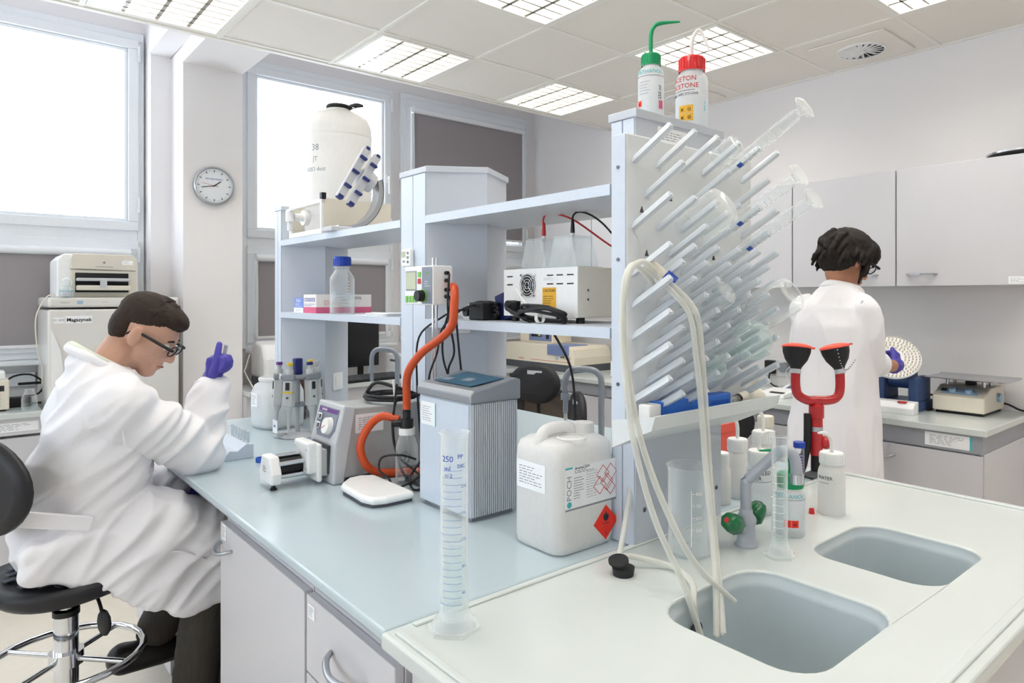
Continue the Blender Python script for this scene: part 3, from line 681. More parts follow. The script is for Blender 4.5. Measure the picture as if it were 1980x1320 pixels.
for k in range(4): MB().tube(coil((-.015+.01*k, .0, .035), .055, 1, '', .0045, seed=9+k, sq=.18, tilt=.0)[:9], .0045, 7, 4, True, T((0, 0, 0)) @ T((0, 0, .03)) @ Ry(80+6*k) @ T((0, 0, -.03))).build('cord', 'rubber', t)
t = thing('device_charger', 'dark blue plug-in charger leaning on the black adapter', 'adapter', (1.30, 1.665, ZS))
MB().box(-.02, .02, -.022, .03, 0, .085, Rx(-16)).build('case', 'navy', t, bev=.006, seg=3)
t = thing('power_strip', 'white socket strip with a black plug at the foot of the middle column', 'power strip', (1.30, 1.80, ZS))
MB().box(-.045, .02, -.02, .024, 0, .05).build('body', 'white', t, bev=.004); MB().cyl(.014, 0, .03, 12, T((-.045, -.004, .024)) @ Ry(-90)).build('plug', 'black', t)
for i, (pts, lab) in enumerate([
    ([(1.255, 1.80, ZS+.022), (1.20, 1.80, ZS+.03), (1.15, 1.82, ZS+.005), (1.12, 1.90, 1.34), (1.13, 1.93, 1.20), (1.14, 1.925, 1.02), (1.15, 1.92, .91)], 'black mains cord falling from the socket strip down the middle column'),
    ([(1.105, 1.70, 1.535), (1.09, 1.68, 1.52), (1.09, 1.685, 1.42), (1.115, 1.69, 1.31), (1.10, 1.70, 1.24), (1.15, 1.72, 1.10), (1.16, 1.75, .91)], 'black sensor cord hanging from the upper port of the controller'),
    ([(1.105, 1.70, 1.49), (1.095, 1.66, 1.47), (1.10, 1.65, 1.36), (1.12, 1.66, 1.25), (1.15, 1.67, 1.10), (1.17, 1.70, .91)], 'black cord looping from the middle port of the controller'),
    ([(1.105, 1.70, 1.47), (1.10, 1.69, 1.44), (1.09, 1.71, 1.36), (1.085, 1.70, 1.28), (1.12, 1.69, 1.18), (1.16, 1.69, 1.05), (1.17, 1.72, .91)], 'black cord hanging from the lowest port of the controller'),
    ([(1.22, 1.72, ZS+.05), (1.17, 1.74, ZS+.03), (1.13, 1.78, 1.37), (1.10, 1.76, 1.30), (1.09, 1.79, 1.22), (1.13, 1.83, 1.12), (1.15, 1.86, .92)], 'thin black cord trailing from the adapter over the shelf edge')]):
    lead('power_lead', lab, pts, 'rubber', .0032, group='black cords behind the chiller')
# ---------------------------------------------------------------- things on the island bench
# recirculating chiller
mat('ribmetal', '#c9ced4', .4, .25); mat('capmetal', '#999da3', .35, .5)
t = thing('chiller', 'tall aluminium chiller with ribbed side and slanted grey top with blue keypad', 'chiller', (.978, 1.408, ZB))
MB().box(.0, .148, .0, .246, .012, .30).build('body', 'tower', t, bev=.002)
MB().box(-.003, .0, .006, .24, .014, .296).build('smooth_panel', 'tower_lit', t)
for k in range(22):
    x = .006 + .138*k/21
    if k == 13: continue
    MB().box(x-.0022, x+.0022, -.004, .0, .014, .298).build('rib', 'ribmetal', t)
MB().box(.01, .14, .01, .235, 0, .012).build('base', 'grey', t)
cp = MB(); cp.prism([(-.006, .30), (.155, .300), (.155, .352), (.14, .356), (.05, .338), (.006, .333), (-.006, .322)], -.008, .253, 'y').build('top_cover', 'capmetal', t, bev=.004)
mat('keypad', '#2c566e', .35)
kp = MB().prism([(.03, .04), (.125, .02), (.135, .205), (.035, .225)], .0, .0015).build('keypad', 'keypad', t, M=T((-.003, 0, .332)) @ Ry(-9.6))
for q in ((.06, .19), (.075, .11)): MB().box(q[0]-.012, q[0]+.012, q[1]-.02, q[1]+.02, .0015, .002).build('key', 'greyblue', kp)
sticker(t, .075, .062, T((-.0035, .195, .252)) @ FACE_MX, 5, band='teal')
# white weighing plate
t = thing('weighing_platform', 'flat white rounded plastic weighing platform beside the chiller', 'scale', (0, 0, ZB))
pl = [(.855, 1.885), (.84, 1.86), (.832, 1.72), (.845, 1.675), (.88, 1.662), (.968, 1.662), (.968, 1.90), (.93, 1.925), (.89, 1.92)]
MB().prism(pl, .008, .03).build('plate', 'white', t, bev=.011, seg=4); MB().prism([(.905 + (x-.905)*.92, 1.79+(y-1.79)*.93) for x, y in pl], .0, .009).build('underside', 'plinth', t)
# peristaltic pump
t = thing('peristaltic_pump', 'grey peristaltic pump with slanted control panel and white roller head', 'pump', (.86, 1.96, ZB))
mat('pumpgrey', '#b4b6b6', .45, bump=.05, scale=300)
MB().prism([(.035, .014), (.33, .014), (.33, .22), (.075, .226), (.055, .215)], .012, .175, 'y').build('case', 'pumpgrey', t, bev=.005, seg=3)
MB().box(.04, .325, .018, .17, 0, .014).build('base', 'dark_recess', t)
fr = MB().prism([(.0, .0), (.036, .0), (.076, .23), (.036, .238), (.006, .12)], .0, .186, 'y').build('front_bezel', 'lightgrey', t, bev=.007, seg=3)
pm = T((.0215, .093, .178)) @ Ry(14.5) @ FACE_MX
cpn = MB().prism([(-.072, .045), (.072, .045), (.07, -.02), (.045, -.046), (-.045, -.046), (-.072, -.01)], 0, .003, 'z', pm).build('control_panel', 'greyblue', t)
MB().box(-.068, .068, .03, .042, .003, .0035, pm).build('name_strip', 'purple', cpn); text('heidolph', .011, 'paper', cpn, pm @ T((-.03, .036, .0036)))
MB().cyl(.027, .003, .018, 24, pm @ T((.028, -.01, 0)), .024).build('dial', 'whitematte', cpn); MB().box(-.001, .001, 0, .02, .018, .019, pm @ T((.028, -.01, 0)) @ Rz(120)).build('pointer', 'inkred', cpn)
for q in ((-.045, .012), (-.045, -.016)): MB().box(q[0]-.014, q[0]+.014, q[1]-.01, q[1]+.01, .003, .009, pm).build('rocker_switch', 'chrome', cpn, bev=.002); MB().box(q[0]+.001, q[0]+.01, q[1]-.006, q[1]+.006, .009, .0095, pm).build('switch_mark', 'ink', cpn)
MB().box(.008, .028, .03, .158, .03, .115).build('drive_recess', 'dark_recess', t, M=T((-.012, 0, 0)))
MB().box(-.03, .01, .035, .12, .025, .105).build('coupling', 'pumpgrey', t, bev=.003)
hd = MB().box(-.062, -.03, .04, .15, .035, .13).build('head_plate', 'white', t, bev=.008, seg=3)
MB().box(-.035, -.02, .03, .16, .01, .125).build('head_plate', 'whitematte', t, bev=.006, seg=3)
e_ = MB().prism([(.05, .018), (.15, .018), (.155, .05), (.135, .098), (.07, .098), (.045, .05)], -.165, -.135, 'x').build('end_plate', 'white', t, bev=.006, seg=3)
lines(4, .03, .02).build('print', 'ink', e_, M=T((-.1655, .105, .06)) @ FACE_MX)
MB().cyl(.028, -.136, -.06, 20, T((0, .10, .058)) @ Ry(90)).build('roller_drum', 'rubber', t)
for y, z in ((.065, .075), (.10, .093), (.135, .075), (.072, .036), (.128, .036)): MB().cyl(.007, -.138, -.06, 10, T((0, y, z)) @ Ry(90)).build('roller', 'chrome', t)
MB().cyl(.010, 0, .006, 12, T((-.15, .075, 0))).cyl(.006, .006, .02, 10, T((-.15, .075, 0))).build('foot', 'black', t)
for y, z in ((.05, .11), (.14, .11), (.05, .05), (.14, .05)): MB().ball(.004, (-.062, y, z), 8, sx=.4).build('screw', 'steel', hd)
sticker(t, .095, .058, T((.125, .0115, .175)) @ FACE_MY, 4)
g_ = MB().cyl(.021, 0, .0006, 24, T((.25, .0118, .045)) @ Rx(90)).build('guarantee_badge', 'grey', t); MB().cyl(.013, .0006, .001, 20, T((.25, .0118, .045)) @ Rx(90)).build('badge_centre', 'pumpgrey', g_); text('3', .022, 'ink', g_, T((.25, .0106, .045)) @ FACE_MY)
t = thing('cable_coil', 'bundle of thick black cables coiled on top of the peristaltic pump', 'cable', (0, 0, 0), group='black cables on the island')
MB().tube(coil((1.10, 2.04, ZB+.228), .085, 3, '', .006, seed=3, sq=.95), .006, 8, 4).build('cord', 'rubber', t)
MB().tube([(1.03, 2.10, ZB+.235), (1.05, 2.06, ZB+.285), (1.10, 2.0, ZB+.27), (1.16, 1.98, ZB+.245)], .006, 8).build('cord_loop', 'rubber', t)
MB().tube([(1.07, 1.975, ZB+.30), (1.075, 1.975, ZB+.25), (1.08, 1.97, ZB+.228)], .004, 6).build('cable_tie', 'whitematte', t)
# orange hoses with fittings and the glass trap
t = thing('rubber_hose', 'thick orange rubber hose running down from the controller to the black fitting', 'hose', (0, 0, 0), group='orange rubber hoses')
MB().tube([(1.13, 1.72, 1.50), (1.10, 1.665, 1.49), (1.085, 1.645, 1.44), (1.08, 1.65, 1.385), (1.07, 1.70, 1.345), (1.05, 1.77, 1.30), (1.04, 1.83, 1.235), (1.045, 1.845, 1.15), (1.045, 1.845, 1.125)], .0125, 12).build('hose', 'orange_hose', t)
t = thing('rubber_hose', 'thick orange rubber hose looping from the black fitting across the pump to the chiller', 'hose', (0, 0, 0), group='orange rubber hoses')
MB().tube([(1.035, 1.875, 1.09), (1.0, 1.915, 1.10), (.963, 1.932, 1.07), (.938, 1.938, 1.016), (.950, 1.938, .962), (.985, 1.942, .928), (1.04, 1.94, .914), (1.10, 1.91, .914), (1.14, 1.85, .914), (1.155, 1.75, .914)], .0125, 12).build('hose', 'orange_hose', t)
t = thing('rubber_hose', 'short orange rubber hose arching over a blue bag behind the chiller', 'hose', (0, 0, 0), group='orange rubber hoses')
MB().tube([(1.15, 1.44, .99), (1.20, 1.45, 1.0), (1.26, 1.44, .985), (1.30, 1.42, .94), (1.32, 1.41, .915)], .0125, 12).build('hose', 'orange_hose', t)
t = thing('gas_washing_bottle', 'clear glass trap under a black hose fitting beside the chiller', 'bottle', (1.048, 1.85, ZB))
MB().lathe([(0, .0), (.03, .0), (.034, .006), (.034, .11), (.026, .135), (.022, .14), (.022, .155)], 24).build('glass_body', 'glass', t)
MB().cyl(.025, .148, .168, 20).build('collar', 'whitematte', t); MB().cyl(.02, .168, .195, 16).cyl(.012, .195, .222, 12).cyl(.011, 0, .045, 12, T((0, 0, .182)) @ Rz(150) @ Ry(90)).build('valve', 'black', t)
MB().tube([(0, 0, .15), (.004, .0, .09), (-.004, .004, .05), (0, 0, .02)], .004, 6).build('dip_tube', 'acrylic', t)
for k, (p, lab) in enumerate([
    ([(1.03, 1.88, 1.16), (1.02, 1.89, 1.08), (1.02, 1.86, .99), (1.05, 1.79, .94), (1.06, 1.76, .91), (1.01, 1.74, .908), (1.03, 1.80, .93), (1.07, 1.78, .99)], 'black cord bunched at the foot of the glass trap'),
    ([(1.05, 1.80, .98), (1.00, 1.80, 1.0), (.955, 1.83, .995), (.945, 1.83, .96), (.965, 1.81, .935), (.975, 1.79, .908), (1.02, 1.76, .93), (1.06, 1.75, .96)], 'thin black cord looping in front of the pump badge'),
    ([(1.03, 1.88, 1.20), (1.02, 1.885, 1.06), (1.03, 1.86, .95), (1.05, 1.83, .91), (1.09, 1.80, .906), (1.06, 1.75, .92)], 'black cord hanging straight down past the orange hose')]):
    lead('power_lead', lab, p, 'rubber', .0035, group='black cords behind the chiller')
# tube rack in front of the seated person
t = thing('test_tube_rack', 'pale slotted plastic rack with small clear tubes in front of the seated person', 'tube rack', (0, 0, ZB))
MB().prism([(.705, .0), (.80, .0), (.80, .048), (.775, .052), (.745, .03), (.72, .034), (.705, .018)], 2.49, 2.73, 'y').build('body', 'tower_lit', t, bev=.002)
for k in range(9): MB().box(.7035, .706, 2.505+.026*k, 2.512+.026*k, .006, .017).build('slot', 'dark_recess', t)
tube_me = MB().lathe([(0, 0), (.004, .004), (.0055, .02), (.0055, .04), (.007, .04), (.007, .046), (0, .046)], 10).mesh('micro_tube'); tube_me.materials.append(MATS['pp_clear'])
for k in range(6):
    o_ = bpy.data.objects.new('micro_tube', tube_me); C.objects.link(o_); o_.location = (.787, 2.51+.036*k, ZB+.030+.015); tag(o_, 'small clear micro tube standing in the slotted rack', 'tube', 'micro tubes in the slotted rack')
t = thing('blue_ring', 'flat blue plastic ring cap lying on the bench near the roller head', 'cap', (.795, 2.41, ZB)); MB().lathe([(.011, 0), (.0145, 0), (.0145, .016), (.011, .016), (.011, .002)], 20).build('ring', 'blue', t)
# granule jar, brown bottle, pipette carousel
t = thing('plastic_jar', 'wide translucent plastic jar of coloured waste tips at the far bench end', 'jar', (1.075, 3.03, ZB), 10)
def superring(r, p, n=40): return [(r*(abs(math.cos(a_))**p)*math.copysign(1, math.cos(a_)), r*(abs(math.sin(a_))**p)*math.copysign(1, math.sin(a_))) for a_ in [2*math.pi*i/n for i in range(n)]]
def loft(rings):
    n = len(rings[0]); b_ = MB(); vs = [p for r_ in rings for p in r_]; fs = []
    for i in range(len(rings)-1):
        for k in range(n): fs.append((i*n+k, i*n+(k+1) % n, (i+1)*n+(k+1) % n, (i+1)*n+k))
    fs += [tuple(range(n))[::-1], tuple(range((len(rings)-1)*n, len(rings)*n))]
    return b_.add(vs, fs, [True]*(len(fs)-2)+[False, False])
rg = [(.088, 0, .62), (.094, .008, .62), (.096, .02, .62), (.098, .10, .62), (.097, .155, .65), (.088, .185, .75), (.074, .198, .95), (.073, .215, 1)]
loft([[(x, y, z) for x, y in superring(r, p)] for r, z, p in rg]).build('body', 'pe_clear', t)
MB().lathe([(.073, .20), (.079, .205), (.079, .215), (.073, .218), (.068, .218), (.068, .20)], 30).build('rim', 'pe', t)
mat('tips', '#eef0ea', .6, bump=.6, scale=60, var=.2)
loft([[(x, y, z) for x, y in superring(r, .62)] for r, z in ((.084, .008), (.090, .02), (.092, .10), (.088, .11))]).build('contents', 'tips', t)
sticker(t, .05, .06, T((-.0985, .015, .125)) @ Rz(0) @ FACE_MX, 3); 
t = thing('reagent_bottle', 'brown glass bottle with a white screw cap behind the plastic jar', 'bottle', (1.20, 3.15, ZB))
mat('amber', '#4a2014', .12, coat=.4); MB().lathe([(0, 0), (.045, 0), (.048, .005), (.048, .15), (.04, .185), (.02, .225), (.018, .25), (0, .25)], 28).build('body', 'amber', t); MB().cyl(.024, .226, .262, 20).build('screw_cap', 'white', t)
st = thing('pipette_stand', 'grey carousel stand holding pipettes beside the pump', 'stand', (1.06, 2.76, ZB))
MB().lathe([(0, 0), (.075, 0), (.078, .004), (.07, .014), (.02, .02), (0, .02)], 30).build('foot', 'lightgrey', st); MB().cyl(.010, .02, .285, 14).build('post', 'lightgrey', st)
MB().lathe([(.012, .235), (.062, .236), (.066, .242), (.062, .25), (.012, .252)], 24).build('carousel', 'grey', st); MB().lathe([(.012, .125), (.052, .126), (.052, .134), (.012, .136)], 24).build('lower_ring', 'grey', st)
MB().box(-.016, .016, -.016, .016, .252, .318).build('handle', 'navy', st, bev=.004)
MB().box(-.09, -.088, -.02, .03, .02, .075).build('name_plate', 'paper', st); text('BIO', .014, 'inkblue', st, T((-.0905, .005, .05)) @ FACE_MX)
MB().box(-.09, -.05, -.02, .03, .012, .022).build('plate_bracket', 'lightgrey', st)
mat('pipbody', '#c9cbcb', .35)
def pipette(ang, cap, label, r=.078, grip=.012, tip=True, yb=False):
    t = thing('pipette', label, 'pipette', (1.06 + r*math.cos(R(ang)), 2.76 + r*math.sin(R(ang)), ZB), ang+180, 'pipettes on the carousel stand')
    M = T((0, 0, .148)) @ Ry(3) @ Matrix.Diagonal((1.3, 1.3, 1, 1))
    MB().prism([(-.012, -.014), (.012, -.014), (.014, 0), (.012, .014), (-.012, .014), (-.014, 0)], -.015, .088, 'z', M).build('handle', 'pipbody', t, bev=.003)
    MB().box(-.0145, .0, -.02, .02, .088, .112, M).build('finger_hook', 'grey', t, bev=.004)
    MB().cyl(.012, .112, .13, 14, M).cyl(.0065, .13, .15, 10, M).build('plunger_rod', 'pipbody', t); MB().cyl(.0095, .146, .158, 14, M).build('plunger_cap', cap, t)
    MB().lathe([(.013, -.015), (.011, -.03), (.0085, -.036), (.0065, -.04), (.005, -.09), (.0022, -.13)], 12, M).build('shaft', 'pipbody', t)
    MB().box(-.0155, -.0135, -.006, .006, .05, .08, M).build('volume_window', 'ink', t)
    if yb: MB().box(-.0152, .0, -.0145, .0145, .038, .044, M).build('colour_band', yb, t)
    MB().cyl(.0045, .0, .002, 10, M @ T((-.0135, 0, .02)) @ Ry(-90)).build('button', 'darksteel', t)
for ang, cap, lab, yb in [(165, 'purple', 'grey pipette with a purple plunger cap', None), (225, 'yellow', 'grey pipette with a yellow cap and yellow band, nearest the camera', 'yellow'),
                          (20, 'yellow', 'grey pipette with a yellow cap at the back of the stand', None), (290, 'navy', 'grey pipette with a dark blue cap on the pump side of the stand', None), (335, 'lightgrey', 'grey pipette with a clear grey cap at the right of the stand', None)]:
    pipette(ang, cap, lab, yb=yb)
# swan-neck bench taps
mat('tapgrey', '#8f949d', .3, coat=.3)
def swan(x, y, label, rz):
    t = thing('bench_tap', label, 'tap', (x, y, ZB), rz, 'grey swan-neck bench taps')
    MB().lathe([(0, 0), (.026, 0), (.026, .012), (.016, .02), (.0, .02)], 20).build('base', 'tapgrey', t)
    MB().tube([(0, 0, .01), (0, 0, .13), (0, 0, .235), (-.012, 0, .268), (-.04, 0, .283), (-.10, 0, .286), (-.128, 0, .272), (-.14, 0, .24), (-.14, 0, .19)], .0125, 12).build('neck', 'tapgrey', t)
    n_ = MB().cyl(.0185, -.012, .012, 16, T((-.14, 0, .178))).build('valve_collar', 'tapgrey', t)
    b_ = MB(); [b_.lathe([(.009, 0), (.0105, .003), (.009, .012)], 12, T((-.14, 0, .118+.012*k))) for k in range(4)]
    b_.cyl(.0085, .112, .17, 12, T((-.14, 0, 0))).build('hose_barb', 'tapgrey', t); return t
swan(1.80, 3.28, 'grey swan-neck tap between the far and middle columns', -45); t2 = swan(1.91, 1.86, 'grey swan-neck tap behind the plastic canister', -45)
MB().tube([(-.14, 0, .118), (-.14, 0, .06), (-.14, .0, .004)], .007, 8).build('hose', 'silicone', t2)
# POCH canister
t = thing('canister', 'white translucent plastic canister with a chemical label and red flammable diamond', 'canister', (1.077, 1.17, ZB))
wx, wy = .0925, .081
def rr3(k, z, r=.03): return [(x, y, z) for x, y in rrect(2*wx*k, 2*wy*k, r, 5)]
loft([rr3(.9, 0), rr3(.975, .006), rr3(1, .02), rr3(1, .20), rr3(.985, .222), rr3(.93, .238), rr3(.80, .246), rr3(.6, .25)]).build('body', 'pe', t)
nk = MB().cyl(.026, .235, .272, 24, T((.05, -.01, 0))).build('screw_cap', 'pe', t); 
rb = MB(); [rb.box(.0255, .0275, -.0015, .0015, .244, .27, T((.05, -.01, 0)) @ Rz(18*k)) for k in range(20)]; rb.build('cap_ribs', 'pe', nk)
MB().tube([(-.075, -.0, .235), (-.062, -.0, .262), (-.02, -.0, .268), (.012, -.0, .262), (.022, 0, .24)], .014, 12).build('carry_handle', 'pe', t)
MB().lathe([(.03, 0), (.034, .003), (.03, .006)], 20, T((-.02, -.045, .248))).build('moulded_ring', 'pe', t)
sl = sticker(t, .10, .062, T((-wx-.0006, .01, .165)) @ FACE_MX, 5, seed=3)
MY_ = T((.0, -wy-.0006, .145)) @ FACE_MY
lb = MB().box(-.072, .088, -.045, .05, 0, .0008, MY_).build('chemical_label', 'paper', t)
MB().box(-.072, .088, -.045, -.041, .0008, .0012, MY_).build('label_rule', 'grey', lb); MB().box(-.072, -.05, .046, .05, .0008, .0012, MY_).build('label_tab', 'teal', lb)
text('POCH', .020, 'grey', lb, MY_ @ T((-.060, .004, .001)) @ Rz(90)); MB().cyl(.007, .0008, .0012, 16, MY_ @ T((-.060, -.032, 0))).build('logo', 'teal', lb)
lines(3, .06, .012).build('print', 'ink', lb, M=MY_ @ T((-.014, .04, .0009))); lines(9, .032, .05, .4).build('print', 'ink', lb, M=MY_ @ T((-.03, .002, .0009))); lines(11, .045, .062, .35).build('print', 'grey', lb, M=MY_ @ T((.015, .004, .0009)))
text('Aceton CZDA', .0075, 'ink', lb, MY_ @ T((-.02, .046, .0009)))
dm = MB()
for cx, cy, s_ in ((.045, .02, .02), (.07, .02, .02), (.0575, .0, .02), (.07, -.015, .016), (.035, -.005, .02)):
    for k in range(4): dm.box(-s_/1.414, s_/1.414, s_/1.414-.0006, s_/1.414+.0006, .001, .0014, MY_ @ T((cx, cy, 0)) @ Rz(45+90*k))
dm.build('hazard_outline', 'inkred', lb)
DM = T((.055, -wy-.0008, .052)) @ FACE_MY @ Rz(45)
hz = MB().box(-.028, .028, -.028, .028, 0, .0008, DM).build('flammable_diamond', 'hazard', t)
fl = [(0, -.010), (.007, -.006), (.009, .001), (.006, .008), (.004, .003), (.001, .014), (-.003, .006), (-.006, .009), (-.009, 0), (-.007, -.006)]
MB().prism(fl, .0008, .0012, 'z', DM @ Rz(-45) @ T((0, .012, 0))).box(-.010, .010, -.003, -.0015, .0008, .0012, DM @ Rz(-45)).build('flame_symbol', 'ink', hz); text('3', .01, 'ink', hz, DM @ Rz(-45) @ T((0, -.026, .001)))
# big plastic measuring cylinder
def meas_cyl(x, y, r, h, base, label, m, liq=0, ticks='inkblue', nt=22, hexr=2.0, blue=None):
    t = thing('measuring_cylinder', label, 'measuring cylinder', (x, y, ZB))
    MB().prism([(base*math.cos(R(60*k+12)), base*math.sin(R(60*k+12))) for k in range(6)], 0, .008).lathe([(base*.8, .008), (r*1.5, .016), (r*1.05, .03), (r, .036)], 24).build('foot', m, t, bev=.002)
    MB().lathe([(0, .02), (r*.96, .02), (r, .028), (r, h-.01), (r*1.04, h-.006), (r*1.12, h), (r*1.08, h+.001), (r*.97, h-.008), (r*.95, .03)], 32).build('tube', m, t)
    if liq: MB().lathe([(0, .03), (r*.92, .03), (r*.92, liq), (0, liq)], 24).build('water', 'water', t)
    a_ = cam_a(x, y); b_ = MB()
    for k in range(nt):
        z = .05 + (h-.10)*k/nt; b_.lathe([(r+.0002, z), (r+.0006, z), (r+.0006, z+.0008), (r+.0002, z+.0008)], 10, None, a_-(50 if k % 5 else 75), a_+30)
    b_.build('graduation', ticks, t)
    return t, a_
mat('gradblue', '#9fb0d2', .6)
glass('pmp', '#fcfdfd', .08, .6, rough=.12, body='#f8fafb')
t, a = meas_cyl(.648, .982, .0242, .338, .047, 'tall clear plastic measuring cylinder with blue scale, part full of water', 'pmp', .135, 'gradblue', 20)
for tx, z, s_, aa in (('250', .296, .014, -28), ('ml', .28, .012, -28), ('PP', .30, .010, 24), ('+/-2', .268, .009, -25), ('20C', .284, .009, 28)): wrap_text(tx, s_, 'inkblue', t, .0244, z, a+aa)
for k in range(5): wrap_text(str(200-40*k), .008, 'gradblue', t, .0244, .25-.045*k, a+40)
t, a = meas_cyl(1.369, .789, .0172, .262, .036, 'clear glass measuring cylinder with hexagonal foot standing by the tap', 'glass', 0, 'whitematte', 10)
# ---------------------------------------------------------------- sink end: bottles, tap, rack glassware, tubing
def wash_bottle(x, y, z, r, h, cap, label, pts=None, tube_m='pe', body='pe_clear', capr=.72, cap_h=.024, liq=0, liqm='water', name='wash_bottle', cat='wash bottle', group=None):
    t = thing(name, label, cat, (x, y, z), group=group)
    MB().lathe([(0, 0), (r*.93, 0), (r, .006), (r, h*.78), (r*.95, h*.86), (r*capr*.95, h*.95), (r*capr*.9, h), (0, h)], 28).build('body', body, t)
    if liq: MB().lathe([(0, .004), (r*.95, .004), (r*.96, .01), (r*.96, liq), (0, liq)], 24).build('liquid', liqm, t)
    c = MB().lathe([(0, h+cap_h), (r*capr*.97, h+cap_h), (r*capr*1.03, h+cap_h-.003), (r*capr*1.05, h-.004), (r*capr, h-.004)], 24).build('screw_cap', cap, t)
    rb = MB(); [rb.box(r*capr*1.0, r*capr*1.07, -.0012, .0012, h, h+cap_h-.004, Rz(15*k)) for k in range(24)]; rb.build('cap_ribs', cap, c)
    if pts: MB().tube([(0, 0, h+cap_h-.004)] + pts, [.0052]*len(pts) + [.0022], 8).build('spout', tube_m, t)
    return t, cam_a(x, y)
def ghs(t, r, z, a, m='warn', w=.016, n=2, outline=False):
    for i in range(n):
        q = wrap_band(t, 'hazard_mark', m, r, z-w/2, z+w/2, a+i*math.degrees(w/r)*1.05, a+(i+1)*math.degrees(w/r))
        wrap_text('x' if i == 0 else 'o', w*.9, 'ink', q, r+.0004, z, a+(i+.5)*math.degrees(w/r), 'hazard_symbol')
ZT = 1.898+.0
sp_r = Vector((.756, -.654, 0))
def spout(h, top, reach, ang=0, drop=0):
    d = Vector((math.cos(R(ang)), math.sin(R(ang)), 0)); b0 = [Vector((0, 0, h)), Vector((0, 0, top-.03)), d*.006+Vector((0, 0, top-.010)), d*.022+Vector((0, 0, top)), d*reach+Vector((0, 0, top-drop))]; return [tuple(p) for p in b0]
t, a = wash_bottle(1.265, 1.066, ZT, .031, .128, 'green', 'wash bottle with green cap and bent green spout on top of the near column', spout(.16, .228, .07, -41, -.004), 'green', liq=.04)
wrap_text('METHANOL', .013, 'teal', t, .0312, .104, a-8); wrap_band(t, 'print_line', 'ink', .0312, .094, .0948, a-75, a+75)
lb = [wrap_band(t, 'print_line', 'grey', .0312, .080-.007*k, .081-.007*k, a-60, a-5-6*(k % 3)) for k in range(5)]
wrap_text('250 ml', .012, 'ink', t, .0312, .055, a+42, vertical=True); ghs(t, .0312, .03, a-70, 'hazard', .014, 1); wrap_band(t, 'pink_mark', 'boxpink', .0312, .016, .036, a+35, a+60)
t, a = wash_bottle(1.425, 1.066, ZT, .041, .148, 'red', 'wash bottle of acetone with a ribbed red cap on top of the near column', spout(.17, .25, .045, -41, .05), 'pe', capr=.78, cap_h=.032, liq=.05)
wrap_text('ACETON', .017, 'inkred', t, .0412, .118, a-32); wrap_text('ACETONE', .017, 'inkred', t, .0412, .100, a-30); wrap_band(t, 'print_line', 'ink', .0412, .0885, .0895, a-85, a+10); wrap_text('C3H6O  H3C.CO.CH3', .009, 'ink', t, .0412, .080, a-38)
ghs(t, .0412, .042, a-48, 'warn', .019, 2); ghs(t, .0412, .022, a-48, 'warn', .019, 2)
wrap_text('500 ml', .009, 'teal', t, .0412, .05, a+50, vertical=True)
# wash bottles around the sinks
t, a = wash_bottle(1.744, .856, ZB, .034, .135, 'whitematte', 'plain white wash bottle standing alone near the red eye wash', spout(.155, .212, .04, 150), 'pe', 'pe', .85, .026)
wrap_text('WATER', .012, 'ink', t, .0342, .098, a-30); MB().tube([(.05, 0, 0), (.05, 0, 0)], .001, 3, 0)
wrap_band(t, 'print_line', 'ink', .0342, .085, .0858, a-60, a-10)
t, a = wash_bottle(1.515, .845, ZB+.001, .034, .118, 'green', 'clear wash bottle with a green cap and spout, lettered in teal, beside the tap', spout(.14, .2, .075, 140), 'green', liq=.05, capr=.85, cap_h=.028)
wrap_text('METHANOL', .014, 'teal', t, .0342, .098, a-5); wrap_band(t, 'print_line', 'ink', .0342, .089, .0898, a-75, a+75)
for k in range(8): wrap_band(t, 'volume_mark', 'grey', .0342, .084-.008*k, .0846-.008*k, a-70, a-20-6*(k % 2))
ghs(t, .0342, .034, a-25, 'hazard', .017, 2)
t, a = wash_bottle(1.60, .98, ZB+.001, .034, .135, 'whitematte', 'white capped wash bottle marked for distilled water behind the tap', spout(.155, .21, .05, -20), 'pe', 'pe_clear', .85, .03, liq=.07)
wrap_text('DISTILLED', .014, 'ink', t, .0342, .112, a); wrap_text('WATER', .014, 'ink', t, .0342, .098, a-30); wrap_band(t, 'print_line', 'ink', .0342, .089, .09, a-80, a+80)
for i, (x, y, r, h, lab) in enumerate([(1.60, 1.10, .028, .11, 'small white plastic bottle half hidden by the near column'), (1.69, 1.105, .034, .135, 'wide white plastic bottle with white cap beside the near column'),
                                      (1.80, 1.09, .038, .145, 'largest white plastic bottle at the back of the sink end'), (1.93, 1.16, .03, .165, 'tall white plastic bottle with a beige cap at the back')]):
    wash_bottle(x, y, ZB, r, h, 'whitematte' if i != 3 else 'cream', lab, spout(h+.02, h+.09, .03, 160) if i in (1, 2) else None, 'pe', 'pe', .8, .03, name='wash_bottle' if i in (1, 2) else 'plastic_bottle', cat='bottle', group='white plastic bottles behind the tap')
t = thing('centrifuge_tube', 'upright clear tube of violet liquid with a royal blue cap', 'tube', (2.0, 1.085, ZB))
MB().lathe([(.0135, 0), (.015, 0), (.015, .10)], 20).lathe([(0, .006), (.014, .02)], 20).build('tube', 'glass', t); MB().lathe([(0, .008), (.0138, .022), (.0138, .075), (0, .075)], 20).build('liquid', 'purple_water', t); MB().cyl(.0185, .098, .115, 20).build('screw_cap', 'royal', t)
for k in range(7): wrap_band(t, 'volume_mark', 'paper', .0151, .02+.009*k, .021+.009*k, cam_a(2, 1.085)-10, cam_a(2, 1.085)+40)
t = thing('rubber_bung', 'tiny red bung lying beside the plain white wash bottle', 'stopper', (1.70, .888, ZB)); MB().lathe([(0, 0), (.008, 0), (.0065, .014), (0, .014)], 12).build('plug', 'red', t)
